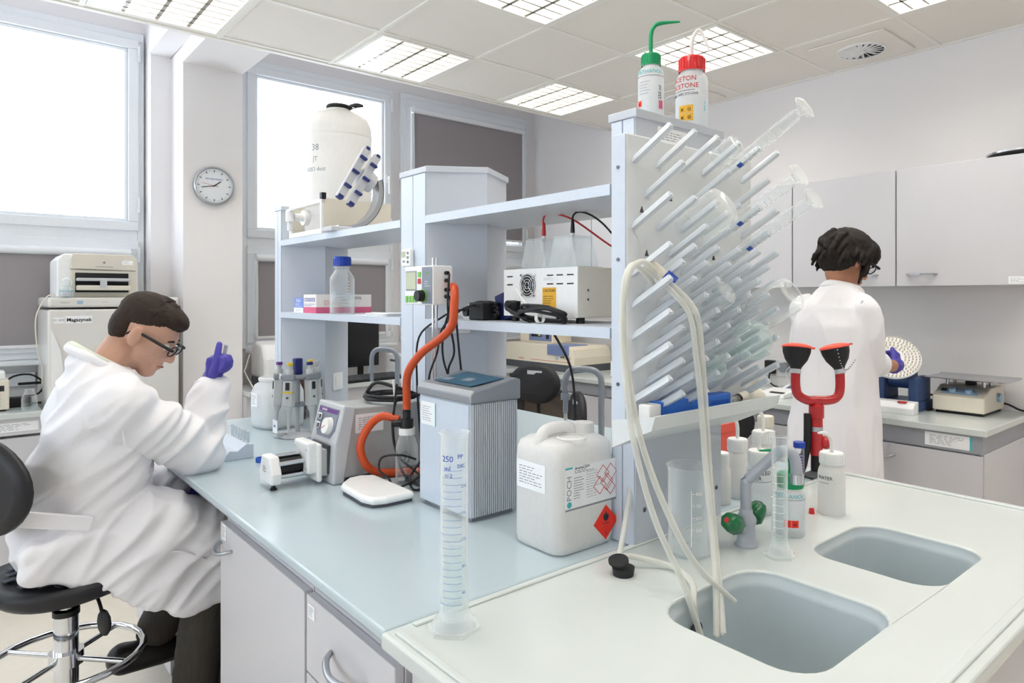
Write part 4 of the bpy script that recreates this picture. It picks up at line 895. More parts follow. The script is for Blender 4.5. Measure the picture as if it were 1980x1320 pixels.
t = thing('storage_box', 'salmon coloured box standing behind the white bottles', 'box', (2.02, 1.42, ZB)); MB().box(-.05, .05, -.06, .07, 0, .13).build('carton', 'salmon', t, bev=.002); MB().box(-.052, .052, -.062, .072, .10, .132).build('carton_lid', 'salmon', t, bev=.002)
# mixer tap
mat('taplight', '#a9adb6', .28, coat=.3)
t = thing('sink_tap', 'grey sink tap with two dark green knobs', 'tap', (1.368, .872, ZB))
MB().lathe([(0, 0), (.026, 0), (.026, .006), (.021, .012), (.0195, .045), (.023, .055), (.023, .065), (.016, .075), (.014, .085), (0, .085)], 24).build('body', 'taplight', t)
MB().tube([(0, 0, .07), (0, 0, .145), (.004, -.006, .155), (.036, -.052, .212), (.045, -.066, .222), (.055, -.08, .218), (.06, -.088, .20), (.062, -.09, .165)], .0125, 14, 4).build('spout', 'taplight', t)
MB().cyl(.0145, .15, .172, 16, T((.062, -.09, 0))).build('aerator', 'steel', t)
for sx in (-1, 1):
    M = T((0, 0, .035)) @ Rz(180 if sx < 0 else 8) @ Ry(62)
    k_ = MB().lathe([(0, .04), (.02, .04), (.0225, .044), (.0225, .072), (.017, .084), (0, .086)], 7, M, sharp=60).build('knob', 'greenknob', t); MB().cyl(.011, .015, .042, 14, M).build('knob_stem', 'taplight', k_)
    MB().cyl(.006, .086, .0875, 12, M).build('knob_badge', 'inkred' if sx < 0 else 'inkblue', k_)
# beaker
def beaker(t, r, h, m='glass', M=Matrix.Identity(4), spoutlip=True):
    return MB().lathe([(0, .002), (r*.9, .0), (r, .008), (r, h-.01), (r*1.03, h-.004), (r*1.08, h), (r*1.04, h), (r*.97, h-.008), (r*.97, .012), (r*.88, .006), (0, .005)], 36, M).build('glass_wall', m, t)
t = thing('beaker', 'tall clear glass beaker with white scale standing before the near column', 'beaker', (1.235, .93, ZB+.001)); beaker(t, .048, .195)
a = cam_a(1.235, .93)
for k, tx in enumerate(('500', '600', '700', '800')): wrap_text(tx, .010, 'whitematte', t, .0482, .065+.026*k, a+25); wrap_band(t, 'volume_mark', 'whitematte', .0482, .065+.026*k, .066+.026*k, a+5, a+14)
MB().box(-.0006, .0006, -.0006, .0006, .03, .15, T((.0482*math.cos(R(a+5)), .0482*math.sin(R(a+5)), 0))).build('scale_line', 'whitematte', t)
# stopper with hose clip
t = thing('rubber_stopper', 'black rubber stopper with a flat clip lying near the canister', 'stopper', (1.035, .945, ZB+.001))
MB().lathe([(0, 0), (.021, 0), (.0235, .016), (.0, .017)], 24).build('plug', 'rubber', t); MB().lathe([(0, 0), (.021, 0), (.021, .004), (0, .006)], 20, T((-.008, .006, .027)) @ Ry(-14) @ Rx(8)).build('clip', 'rubber', t); MB().cyl(.004, .015, .028, 8).build('clip_post', 'steel', t)
def tubing(label, pts, r=.0062, cap=None):
    t = thing('silicone_tube', label, 'tubing', (0, 0, 0), group='silicone tubes hanging into the basin'); MB().tube(pts, r, 10, 6, caps=False).build('tube', 'silicone', t); return t
tA = tubing('silicone tube draped over the left edge of the rack and falling into the near basin', [(1.14, .93, 1.50), (1.109, .93, 1.528), (1.073, .93, 1.542), (1.028, .925, 1.515), (.993, .91, 1.422), (.979, .89, 1.323), (.981, .87, 1.196), (1.006, .84, 1.05), (1.041, .80, .93), (1.05, .765, .839)])
tubing('silicone tube curving from the rack edge to a free end over the near basin', [(1.135, .945, 1.49), (1.10, .945, 1.52), (1.055, .938, 1.535), (1.015, .925, 1.495), (.992, .905, 1.392), (.997, .89, 1.281), (1.011, .87, 1.172), (1.033, .83, 1.057), (1.081, .80, .954), (1.159, .765, .87)])
tubing('left of the two silicone tubes hanging straight down in front of the pegs', [(1.117, .92, 1.506), (1.154, .873, 1.44), (1.178, .87, 1.341), (1.194, .868, 1.23), (1.197, .86, 1.111), (1.177, .83, .992), (1.126, .785, .905), (1.077, .75, .834)])
tubing('right of the two silicone tubes hanging straight down in front of the pegs', [(1.127, .91, 1.506), (1.168, .865, 1.44), (1.196, .868, 1.34), (1.212, .870, 1.229), (1.213, .862, 1.109), (1.187, .832, .991), (1.138, .785, .902), (1.088, .742, .838)])
tubing('short silicone tube running from the canister by the black stopper into the near basin', [(1.19, 1.066, 1.12), (1.175, 1.05, 1.04), (1.12, 1.02, .96), (1.065, .985, .915), (1.055, .965, .925), (1.075, .955, .925), (1.125, .89, .91), (1.09, .815, .91), (1.055, .785, .897), (1.055, .78, .86)], .0058)
# blue collared tube pushed on a peg
t = thing('tube_end', 'cream tube end with a royal blue collar pushed on a left hand peg', 'tubing', (1.135, .925, 1.515)); M = aim((0, 0, 0), (.55, -.7, -.75))
MB().lathe([(.0135, -.04), (.0135, .012), (.010, .012)], 18, M).build('sleeve', 'cream', t); MB().lathe([(.0165, .004), (.0172, .004), (.0172, .03), (.0145, .03), (.0145, .006)], 20, M).build('collar', 'royal', t)
# glassware on the pegs
PD = Vector((0, -.866, .5))
def on_peg(x, z, s): return aim(Vector((x, DY, z+.006)) + PD*s, Vector((x, DY, z+.006)) + PD*(s+1))
def peg_cyl(x, z, lab, ln=.20, s=.03, r=.0145):
    t = thing('measuring_cylinder', lab, 'measuring cylinder', tuple(Vector((x, DY, z))), group='glassware drying on the pegs'); M = T((-x, -DY, -z)) @ on_peg(x, z, s)
    MB().lathe([(r*1.12, -.001), (r, .006), (r, ln-.01), (r*.6, ln), (0, ln)], 24, M).build('tube', 'glass', t)
    MB().lathe([(r*.6, ln), (r*.8, ln+.006), (r*2.0, ln+.014), (r*2.1, ln+.02), (r*1.6, ln+.021), (0, ln+.014)], 6, M).build('foot', 'glass', t)
    g_ = MB()
    for k in range(9): g_.lathe([(r+.0002, .03+.015*k), (r+.0006, .03+.015*k), (r+.0006, .0315+.015*k), (r+.0002, .0315+.015*k)], 8, M, 200, 300)
    g_.build('graduation', 'whitematte', t); MB().lathe([(r+.0003, .018), (r+.0006, .018), (r+.0006, .032), (r+.0003, .032)], 8, M, 215, 265).build('blue_print', 'inkblue', t)
peg_cyl(PX(4, 0), 1.765, 'glass measuring cylinder upside down on the top row of pegs'); peg_cyl(PX(4, 0), 1.623, 'left of the two glass measuring cylinders side by side on the middle pegs', .185); peg_cyl(PX(4, 1), 1.565, 'right of the two glass measuring cylinders side by side on the middle pegs', .20)
def peg_glass(name, cat, lab, x, z, s, fn):
    t = thing(name, lab, cat, (x, DY, z), group='glassware drying on the pegs'); fn(t, T((-x, -DY, -z)) @ on_peg(x, z, s)); return t
peg_glass('beaker', 'beaker', 'large glass beaker upside down on the pegs with its round base towards the room', PX(2, 0), 1.60, .02, lambda t, M: MB().lathe([(.05, 0), (.046, .004), (.046, .105), (.044, .112), (.036, .116), (0, .113)], 36, M).build('glass_wall', 'glass', t))
peg_glass('beaker', 'beaker', 'small glass beaker hanging on the top row of pegs', PX(3, 0), 1.765, .045, lambda t, M: MB().lathe([(.026, 0), (.0225, .003), (.0225, .058), (.02, .063), (0, .062)], 24, M).build('glass_wall', 'glass', t))
peg_glass('reagent_bottle', 'bottle', 'large clear glass bottle upside down on the right hand pegs', PX(4, 1), 1.3785, .02, lambda t, M: MB().lathe([(.018, -.004), (.0165, .0), (.0165, .02), (.03, .045), (.043, .062), (.044, .07), (.044, .158), (.041, .166), (.03, .168), (.022, .162), (0, .160)], 32, M).build('glass_body', 'glass', t))
def rflask(r, nl): return lambda t, M: MB().lathe([(.014, 0), (.0115, .003), (.0115, nl)] + [(r*math.sin(q), nl+r*.93-r*math.cos(q)) for q in [R(x) for x in range(18, 181, 12)]], 32, M).build('glass_body', 'glass_green', t)
peg_glass('round_flask', 'flask', 'larger round glass flask hanging below the clear bottle', PX(3, 1), 1.30, .03, rflask(.046, .05)); peg_glass('round_flask', 'flask', 'smaller round glass flask hanging low on the pegs', PX(2, 1)-.02, 1.262, .02, rflask(.032, .03))
peg_glass('beaker', 'beaker', 'faint glass beaker in the middle of the dense pegs', PX(2, 1), 1.42, .03, lambda t, M: MB().lathe([(.033, 0), (.03, .003), (.03, .075), (.027, .08), (0, .079)], 28, M).build('glass_wall', 'glass', t))
# things lying in the drip trough
t = thing('blue_sleeve', 'flat bright blue plastic sleeve lying in the drip trough', 'sleeve', (1.265, .946, 1.207), -2); mat('brightblue', '#2f6fd0', .45)
MB().box(-.125, .02, -.017, .017, 0, .036).box(.018, .045, -.0185, .0185, -.001, .0375).box(.043, .125, -.016, .016, .001, .036).build('sleeve', 'brightblue', t, bev=.003); text('DUROLAB', .014, 'blue', t, T((.084, -.0165, .018)) @ FACE_MY)
t = thing('plastic_block', 'small white plastic block at the left end of the drip trough', 'block', (1.118, .946, 1.207)); MB().box(-.018, .02, -.016, .016, 0, .034).build('block', 'whitematte', t, bev=.003)
t = thing('glass_stopper', 'clear ground glass joint lying at the right of the blue sleeve', 'stopper', (1.395, .944, 1.216)); MB().lathe([(.011, 0), (.0115, .002), (.010, .038), (.013, .042), (.013, .046), (.009, .047)], 18, Ry(90)).build('joint', 'glass', t)
t = thing('plastic_scoop', 'cream plastic scoop lying at the right end of the drip trough', 'scoop', (1.50, .946, 1.202)); mat('scoop', '#efe9d9', .4)
MB().lathe([(.013, -.05), (.017, -.02), (.02, .01), (.018, .04), (.010, .055), (0, .058)], 20, T((0, 0, .018)) @ Ry(90)).build('bowl', 'scoop', t)
# emergency eye wash
e = thing('eye_wash', 'red hand-held eye wash with two black rubber cups and salmon lids', 'eye wash', (2.06, 1.06, ZB)); mat('eyered', '#bb2026', .25, coat=.4)
MB().lathe([(0, 0), (.04, 0), (.042, .006), (.028, .012), (.015, .02), (0, .02)], 24).build('base', 'plinth', e); MB().cyl(.017, .02, .075, 16).build('socket', 'rubber', e)
MB().lathe([(.019, .07), (.019, .185), (.023, .188), (.023, .225), (.015, .23), (.015, .25)], 20).build('stem', 'eyered', e)
MB().cyl(.0195, .145, .16, 20).build('label_band', 'aluminium', e)
MB().ball(.022, (.02, -.02, .11), 14).build('valve_knob', 'eyered', e)
u_ = Vector((.756, -.654, 0)) ; lv = -u_
MB().tube([tuple(lv*.028 + Vector((0, 0, z))) for z in (.2, .15)] + [tuple(lv*.03 + Vector((0, 0, .10))), tuple(lv*.045 + Vector((0, 0, .04))), tuple(lv*.05 + Vector((0, 0, .012)))], [.012, .012, .012, .015, .010], 10).build('trigger', 'rubber', e)
fork = []
for s_, z in ((-.066, .335), (-.066, .29), (-.058, .26), (-.03, .243), (0, .242), (.035, .242), (.062, .25), (.074, .275), (.074, .335)): fork.append(tuple(u_*s_ + Vector((0, 0, z))))
MB().tube(fork, .0145, 14, 5).build('fork', 'eyered', e)
for s_, tl in ((-.066, 6), (.074, -10)):
    M = T(tuple(u_*s_ + Vector((0, 0, .335)))) @ Rz(-41) @ Ry(tl if tl > 0 else tl) @ Rx(-8)
    c_ = MB().lathe([(0, .0), (.014, .0), (.018, .012), (.034, .035), (.042, .058), (.0435, .075), (0, .075)], 28, M).build('cup', 'rubber', e); MB().cyl(.0165, -.008, .006, 20, M).build('cup_collar', 'lightgrey', c_)
    MB().lathe([(0, .088), (.028, .086), (.044, .080), (.0465, .074), (.044, .072)], 28, M).box(.042, .056, -.007, .007, .074, .080, M).build('lid', 'salmon', c_)
ch = MB(); 
for k in range(16):
    q = k/15; p = u_*(.045+.055*q) + Vector((-.030-.012*math.sin(q*3.1), -.036, .405-.045*math.sin(q*3.1)-.03*q)); ch.ball(.0026, tuple(p), 6)
ch.build('bead_chain', 'steel', e)
# ---------------------------------------------------------------- wall benches and what stands on them
XB = 3.31
t = thing('wall_bench', 'grey-green bench with cabinets along the right hand wall', 'bench', (0, 0, 0))
MB().box(XB, XW-.002, .95, 4.748, ZB-.03, ZB).build('top', 'cream_top', t, bev=.004)
MB().box(XB+.02, XW-.005, .97, 4.74, ZB-.11, ZB-.031).build('apron', 'cab_edge', t)
sb = sticker(t, .19, .06, T((XB+.0195, 1.105, ZB-.07)) @ FACE_MX, 4, band='teal')
for y0, y1 in ((.97, 1.50), (1.505, 2.03), (2.035, 2.56), (2.565, 3.09), (3.095, 3.60)):
    t = thing('base_cabinet', {.97: 'grey base cabinet at the near end of the wall bench, below the shaker', 1.505: 'grey base cabinet hidden behind the standing person', 2.035: 'grey base cabinet of the wall bench left of the standing person', 2.565: 'grey base cabinet of the wall bench behind the drying rack', 3.095: 'grey base cabinet of the wall bench beside its dark knee space'}[y0], 'cabinet', (0, 0, 0))
    MB().box(XB+.04, XW-.01, y0, y1, .1, ZB-.112).build('body', 'cab', t); MB().box(XB+.08, XW-.01, y0, y1, 0, .1).build('plinth', 'plinth', t)
    d = MB().box(XB+.021, XB+.039, y0+.003, y1-.003, .12, ZB-.118).build('door', 'cab', t, bev=.002); pull(d, y1-.17, y1-.07, XB+.021, ZB-.17)
t = thing('knee_panel', 'dark brown panel at the back of the knee space by the spectrophotometer', 'panel', (0, 0, 0)); mat('brownpanel', '#5b5048', .6); MB().box(XB+.12, XB+.14, 3.61, 4.19, 0, ZB-.112).build('sheet', 'brownpanel', t)
t = thing('window_bench', 'pale bench under the windows behind the island', 'bench', (0, 0, 0))
MB().box(1.317, XB, 4.2, YW-.132, ZB-.03, ZB).build('top', 'cream_top', t, bev=.004); MB().box(1.317, XB, 4.23, 4.25, .1, ZB-.031).build('modesty_panel', 'cab', t)
MB().box(1.317, 1.34, 4.25, YW-.14, 0, ZB-.031).build('end_panel', 'cab', t)
t = thing('window_bench', 'pale bench under the left window beside the refrigerator', 'bench', (0, 0, 0))
MB().box(-1.6, .335, 4.2, YW-.132, ZB-.03, ZB).build('top', 'cream_top', t, bev=.004); MB().box(-1.6, .33, 4.215, 4.23, ZB-.11, ZB-.031).build('apron', 'cab', t); MB().box(-1.6, .33, 4.225, 4.6, .1, ZB-.125).build('cabinet_body', 'cab', t); MB().box(-1.6, .33, 4.25, 4.6, 0, .1).build('plinth', 'plinth', t)
sticker(t, .19, .045, T((.22, 4.2145, ZB-.07)) @ FACE_MY, 3)
# cable trunk under the left window
t = thing('wire_duct', 'white cable trunking fixed to the wall under the left window', 'trunking', (0, 0, 0)); MB().box(-1.6, .34, YW-.03, YW-.001, .975, 1.05).build('channel', 'pvc', t, bev=.004)
# wall cupboards
YS = [.88, 1.454, 2.024, 2.59, 3.13, 3.66, 4.20]
LBL = ['grey wall cupboard at the right edge of the picture with a bow handle', 'grey wall cupboard above the head of the standing person', 'grey wall cupboard beside the drying rack glassware', 'grey wall cupboard hidden behind the drying rack', 'grey wall cupboard seen above the acrylic lid', 'grey wall cupboard nearest the window corner']
for k in range(6):
    t = thing('wall_cupboard', LBL[k], 'cupboard', (0, 0, 0), group='grey wall cupboards')
    MB().box(3.67, XW-.002, YS[k]+.001, YS[k+1]-.001, 1.525, 2.115).build('body', 'cab', t)
    d = MB().box(3.65, 3.669, YS[k]+.003, YS[k+1]-.004, 1.523, 2.118).build('door', 'cab', t, bev=.002)
    h = MB(); yc = YS[k+1]-.175 if k % 2 == 0 else YS[k]+.16
    if k == 0: yc = 1.33
    h.prism([(yc-.075, 0), (yc-.05, -.022), (yc, -.03), (yc+.05, -.022), (yc+.075, 0), (yc+.06, -.004), (yc, -.018), (yc-.06, -.004)], 0, .007, 'z', T((3.65, 0, 1.578)) @ Matrix(((0, 1, 0, 0), (1, 0, 0, 0), (0, 0, 1, 0), (0, 0, 0, 1))))
    h.build('handle', 'aluminium', d)
    if k == 0: sticker(d, .07, .034, T((3.6495, .925, 1.545)) @ FACE_MX, 2, band='teal')
t = thing('cake_tin', 'round black tin with a silver rim lying on top of the wall cupboards', 'tin', (3.80, .93, 2.118)); MB().lathe([(0, 0), (.14, 0), (.155, .012), (.155, .018), (0, .024)], 36).build('disc', 'black', t); MB().lathe([(.153, .016), (.159, .018), (.159, .026), (.14, .028), (0, .029)], 36).build('rim', 'steel', t)
# spectrophotometer
t = thing('spectrophotometer', 'cream spectrophotometer with a slate blue sample lid', 'instrument', (3.47, 3.66, ZB)); mat('specblue', '#7f8fb8', .4); mat('speccream', '#f0e6d2', .4)
MB().box(0, .40, .0, .84, .0, .055).build('base', 'plinth', t, bev=.003)
MB().prism([(.0, .05), (.84, .05), (.84, .195), (.05, .195), (.02, .17), (.0, .11)], .0, .40, 'x').build('body', 'speccream', t, bev=.006, seg=3)
sl = MB().box(-.006, .20, .055, .30, .12, .202).build('sample_lid', 'specblue', t, bev=.006, seg=3); MB().box(-.012, -.006, .085, .27, .125, .133).box(-.010, -.006, .09, .265, .165, .196).build('lid_grip', 'specblue', sl)
text('SPECORD', .026, 'ink', t, T((-.001, .095, .105)) @ FACE_MX); text('40', .014, 'ink', t, T((-.001, .06, .09)) @ FACE_MX); text('analytikjena', .016, 'inkred', t, T((-.001, .62, .075)) @ FACE_MX); MB().box(-.001, 0, .03, .50, .072, .075).build('red_line', 'inkred', t); MB().cyl(.022, 0, .001, 16, T((0, .19, .105)) @ Ry(-90)).build('emblem', 'lightgrey', t)
for y in (.115, .14): MB().cyl(.005, 0, .002, 8, T((0, y, .112)) @ Ry(-90)).build('indicator', 'ink', t)
t = thing('controller_box', 'white bench meter with a blue display front behind the spectrophotometer', 'instrument', (3.62, 4.06, ZB+.196)); MB().box(0, .2, 0, .42, 0, .115).build('case', 'speccream', t, bev=.004); MB().box(-.002, 0, .02, .30, .012, .105).build('front_panel', 'specblue', t); MB().box(-.003, -.002, .14, .27, .045, .09).build('display', 'screen', t); MB().box(-.004, -.003, .15, .185, .052, .08).build('readout', 'lcd', t); MB().box(-.0035, -.002, .05, .085, .03, .09).build('keys', 'ink', t)
t = thing('stirring_unit', 'small white box with a metal clamp beside the spectrophotometer', 'instrument', (3.50, 3.06, ZB)); MB().box(0, .15, 0, .26, .006, .115).build('case', 'white', t, bev=.004); MB().cyl(.018, .115, .16, 14, T((.05, .12, 0))).cyl(.03, .16, .22, 16, T((.05, .12, 0)), .015).build('clamp', 'steel', t)
for z in (.035, .06): MB().cyl(.006, 0, .004, 8, T((0, .18, z)) @ Ry(-90)).build('knob', 'black', t)
# computer
t = thing('monitor', 'black flat computer monitor seen between the shelf columns', 'monitor', (2.16, 4.45, ZB), 8); MB().box(-.14, .14, -.015, .015, .08, .42).build('housing', 'black', t, bev=.006); MB().box(-.128, .128, -.0165, -.0145, .098, .408).build('screen', 'screen', t); MB().box(-.02, .02, .0, .02, .01, .1).box(-.09, .09, -.07, .08, 0, .012).build('foot', 'black', t, bev=.003)
t = thing('keyboard', 'black computer keyboard in front of the monitor', 'keyboard', (2.16, 4.29, ZB), 4); MB().prism([(-.08, 0), (.08, 0), (.08, .03), (-.08, .014)], -.22, .22, 'x').build('case', 'black', t, bev=.003)
ky = MB()
for i in range(18):
    for j in range(5): ky.box(-.208+.0232*i, -.208+.0232*i+.019, -.07+.029*j, -.047+.029*j, .016+.0029*j, .024+.0029*j)
k_ = ky.build('keys', 'plinth', t); k_['kind'] = 'stuff'
t = thing('desktop_box', 'white desktop box on the window bench beside the monitor', 'computer', (2.50, 4.43, ZB)); MB().box(-.10, .12, -.12, .12, 0, .15).build('case', 'white', t, bev=.005); MB().box(-.101, -.10, -.05, .05, .10, .115).build('drive_slot', 'plinth', t)
t = thing('office_printer', 'white rounded printer on the window bench behind the far column', 'printer', (1.58, 4.44, ZB+.055)); MB().prism([(-.12, 0), (.14, 0), (.14, .19), (.05, .23), (-.07, .21), (-.12, .12)], -.13, .15, 'x').build('case', 'white', t, bev=.02, seg=4); MB().box(-.125, .145, -.115, .13, -.055, .0).build('paper_tray', 'plinth', t)
for k, lab in enumerate(('black cable trailing over the window bench near the clock column', 'pale cable trailing behind the white printer')): lead('power_lead', lab, [(1.40, 4.40, ZB+.05+.05*k), (1.38, 4.30, ZB+.08), (1.36, 4.23, ZB+.02), (1.355, 4.19, ZB-.06), (1.36, 4.185, .6)] if k == 0 else [(1.42, 4.5, ZB+.2), (1.38, 4.45, ZB+.12), (1.36, 4.4, ZB+.10), (1.38, 4.3, ZB+.01)], 'rubber' if k == 0 else 'cream', .004, group='cables at the window bench')
# yellow tip box and vials behind the pump
t = thing('tip_box', 'yellow topped tip box behind the pump on the far side of the island', 'box', (1.66, 2.78, ZB)); MB().box(-.05, .05, -.06, .06, 0, .05).build('box', 'pe_clear', t, bev=.003); MB().box(-.048, .048, -.058, .058, .05, .06).build('tip_tray', 'yellow', t)
for i, (x, y, m_, lab) in enumerate([(1.66, 2.74, 'royal', 'small vial with a pointed blue cap behind the pump'), (1.74, 2.55, 'green', 'small vial with a green cap behind the pump')]):
    t = thing('vial', lab, 'vial', (x, y, ZB+(.061 if i == 0 else 0))); MB().lathe([(0, 0), (.012, .0), (.012, .05), (.009, .055)], 14).build('glass_body', 'glass', t); MB().lathe([(0, .09 if i == 0 else .07), (.005 if i == 0 else .011, .075 if i == 0 else .07), (.012, .052), (0, .052)], 14).build('cap', m_, t)
# blue bag and plug behind the chiller
t = thing('plastic_bag', 'crumpled blue and white plastic bag under the orange hose behind the chiller', 'bag', (1.33, 1.50, ZB)); mat('bagblue', '#8ea6dc', .35, var=.35, scale=22)
bm_ = MB(); bm_.ball(.1, (0, 0, .02), 22, sx=.9, sy=1.2, sz=.42)
bm_.v = [(x*(1+.25*noise.noise(Vector((x*30, y*30, z*30)))), y*(1+.25*noise.noise(Vector((y*30, x*30, z*30+5)))), max(0, z*(1+.5*noise.noise(Vector((x*40, y*40, 3)))))) for x, y, z in bm_.v]; bm_.build('bag', 'bagblue', t)
t = thing('petri_dish', 'cream plastic dish lying on the far side of the island', 'dish', (1.62, 1.92, ZB)); MB().lathe([(0, 0), (.07, 0), (.075, .02), (.072, .022), (.068, .006), (0, .004)], 28).build('dish', 'cream', t)
t = thing('blue_stopcock', 'pale blue knob behind the chiller', 'knob', (1.58, 2.02, ZB)); mat('paleblue', '#86b8e4', .4); MB().cyl(.02, 0, .055, 18).lathe([(.022, .055), (.03, .06), (.03, .085), (.02, .09), (0, .09)], 8).build('knob', 'paleblue', t)
t = thing('mains_plug', 'black angled mains plug standing behind the canister', 'plug', (1.80, 1.90, ZB)); MB().prism([(-.02, 0), (.02, 0), (.012, .06), (-.006, .06)], -.016, .016, 'y').build('plug_body', 'black', t, bev=.003); MB().tube([(.004, 0, .058), (.008, .0, .14), (.0, .02, .30), (-.06, .05, .43)], .005, 7).build('cord', 'rubber', t)
# right hand bench equipment
t = thing('wheel_rotator', 'blue tube rotator with a large tilted white wheel of tubes on the wall bench', 'rotator', (3.62, 1.42, ZB), 0); mat('rotblue', '#3c537f', .42)
MB().box(-.09, .15, -.10, .10, .0, .05).box(-.05, .12, .055, .10, .05, .17).box(-.05, .12, -.10, -.055, .05, .17).build('base', 'rotblue', t, bev=.006)
MB().cyl(.06, -.05, .05, 20, T((.03, 0, .165)) @ Rx(90)).build('drum', 'rotblue', t); MB().cyl(.026, -.115, -.1, 14, T((.03, 0, .19)) @ Rx(90)).build('side_knob', 'black', t)
WM = T((-.045, .02, .262)) @ aim((0, 0, 0), (-.60, -.34, .62))
wh = MB().lathe([(0, -.006), (.128, -.006), (.132, 0), (.128, .006), (0, .006)], 44, WM).build('wheel', 'white', t)
tb = MB()
for rr, n_ in ((.121, 44), (.106, 38), (.09, 32), (.074, 26), (.058, 20)):
    for k in range(n_): tb.cyl(.0042, .0, .020, 6, WM @ Rz(360*k/n_+rr*900) @ T((rr, 0, 0)), .003)
q_ = tb.build('wheel_tubes', 'cream', wh); q_['kind'] = 'stuff'
MB().cyl(.018, .006, .045, 16, WM).cyl(.012, -.09, -.006, 12, WM).build('wheel_hub', 'black', wh)
sticker(t, .07, .02, T((-.0905, 0, .028)) @ FACE_MX, 1)
t = thing('speed_controller', 'flat white control box with a red light in front of the blue rotator', 'controller', (3.46, 1.40, ZB)); MB().prism([(0, 0), (.07, 0), (.07, .06), (.03, .055), (0, .03)], -.10, .10, 'y').build('case', 'white', t, bev=.003); MB().box(.02, .045, -.06, -.02, .053, .059).build('red_key', 'inkred', t)
t = thing('platform_shaker', 'cream platform shaker with two blue dials under a flat steel tray', 'shaker', (3.66, 1.06, ZB)); mat('shakerblue', '#9fbcd6', .4)
MB().prism([(0, .014), (.30, .014), (.30, .13), (.10, .13), (.0, .085)], .0, .225, 'y').build('case', 'cream', t, bev=.006, seg=3); MB().box(.02, .28, .01, .215, 0, .014).build('foot', 'black', t)
fm2 = T((.048, .112, .1085)) @ Ry(-24.2) @ Rz(-90)
MB().prism([(-.09, -.03), (.08, -.03), (.06, .02), (-.05, .03)], 0, .001, 'z', fm2).build('front_panel', 'shakerblue', t)
for x in (-.035, .035): MB().cyl(.017, .001, .018, 18, fm2 @ T((x, -.005, 0)), .014).build('dial', 'shakerblue', t)
MB().box(-.085, -.065, -.012, .01, .001, .006, fm2).build('switch', 'black', t); MB().cyl(.022, 0, .015, 18, T((.2, 0, .075)) @ Rx(90)).build('side_dial', 'shakerblue', t)
for x in (.10, .20):
    for y in (.03, .19): MB().cyl(.008, .13, .168, 10, T((x, y, 0))).build('post', 'steel', t)
MB().cyl(.025, .13, .16, 16, T((.18, .11, 0))).build('motor', 'black', t)
MB().prism([(-.03, .172), (.0, .166), (.22, .166), (.25, .172), (.25, .176), (.22, .171), (.0, .171), (-.03, .177)], -.09, .27, 'y').build('tray', 'steel', t)
lead('power_lead', 'black mains cable running behind the platform shaker', [(3.96, 1.15, ZB+.03), (3.97, 1.06, ZB+.035), (3.97, 1.0, ZB+.012), (3.95, .96, ZB+.01)], 'rubber', .005, group='cables on the wall bench')
lead('power_lead', 'black mains cable coiled behind the blue rotator', [(3.78, 1.42, ZB+.05), (3.84, 1.34, ZB+.06), (3.80, 1.31, ZB+.02), (3.72, 1.30, ZB+.008), (3.66, 1.31, ZB+.006)], 'rubber', .005, group='cables on the wall bench')
t = thing('bench_meter', 'small white meter with a blue keypad left of the standing person', 'instrument', (3.68, 1.93, ZB)); MB().prism([(0, 0), (.16, 0), (.16, .055), (0, .02)], 0, .2, 'y').build('case', 'white', t, bev=.004); MB().box(.02, .13, .03, .17, .0, .001, T((0, 0, .022)) @ Ry(-12.3)).build('keypad', 'rotblue', t); MB().tube([(.1, .18, .04), (.13, .22, .12), (.12, .12, .18), (.12, .02, .12), (.1, .03, .05)], .004, 6).build('probe_cable', 'lightgrey', t)
t = thing('wall_socket', 'white double wall socket with a black and a grey plug above the wall bench', 'socket', (XW, 2.30, 1.02)); MB().box(-.012, -.001, -.11, .11, -.06, .05).build('plate', 'white', t, bev=.003); MB().box(-.05, -.012, .02, .085, -.045, .04).build('adapter', 'black', t, bev=.006); MB().cyl(.032, .012, .045, 16, T((0, -.04, 0)) @ Ry(-90)).build('plug', 'grey', t); MB().tube([(-.04, .05, -.04), (-.05, .05, -.085), (-.09, .0, -.108), (-.2, -.12, -.112)], .005, 7).build('cord', 'rubber', t)
t = thing('cream_tray', 'cream plastic tray on the wall bench behind the trough', 'tray', (3.72, 2.52, ZB)); MB().box(-.18, .14, -.16, .16, 0, .05).build('tray', 'cream', t, bev=.01, seg=3)
t = thing('small_balance', 'small white balance with dark keys near the bench meter', 'balance', (3.48, 1.98, ZB)); MB().prism([(0, 0), (.16, 0), (.16, .04), (.0, .022)], 0, .16, 'y').build('case', 'white', t, bev=.004); MB().box(.02, .05, .02, .1, .026, .03).build('keys', 'ink', t)
# refrigerator with printer
t = thing('refrigerator', 'white refrigerator with a handwritten store label beside the clock column', 'refrigerator', (.348, 4.15, 0)); mat('fridge', '#dddbd6', .3, coat=.2)
MB().box(0, .585, .03, .57, .02, 1.40).build('body', 'fridge', t, bev=.006); MB().box(0, .585, -.005, .57, 1.415, 1.466).build('top_cover', 'fridge', t, bev=.012, seg=3)
d = MB().box(.0, .585, -.01, .028, .06, 1.405).build('door', 'fridge', t, bev=.01, seg=3); MB().prism([(.012, .75), (.012, 1.31), (.05, 1.20), (.07, 1.03), (.05, .86)], -.016, -.01, 'y').build('door_grip', 'white', d)
MB().box(0.0, .585, .0, .03, .02, .058).build('plinth', 'plinth', t)
l1 = MB().box(.07, .185, -.0108, -.01, 1.335, 1.372).build('label', 'paper', d); text('Magazynek', .024, 'ink', l1, T((.1275, -.0112, 1.352)) @ FACE_MY, bold=.0006); l2 = MB().box(.02, .066, -.0108, -.01, 1.335, 1.365).build('label', 'paper', d); text('21  650', .015, 'grey', l2, T((.043, -.0112, 1.352)) @ FACE_MY)
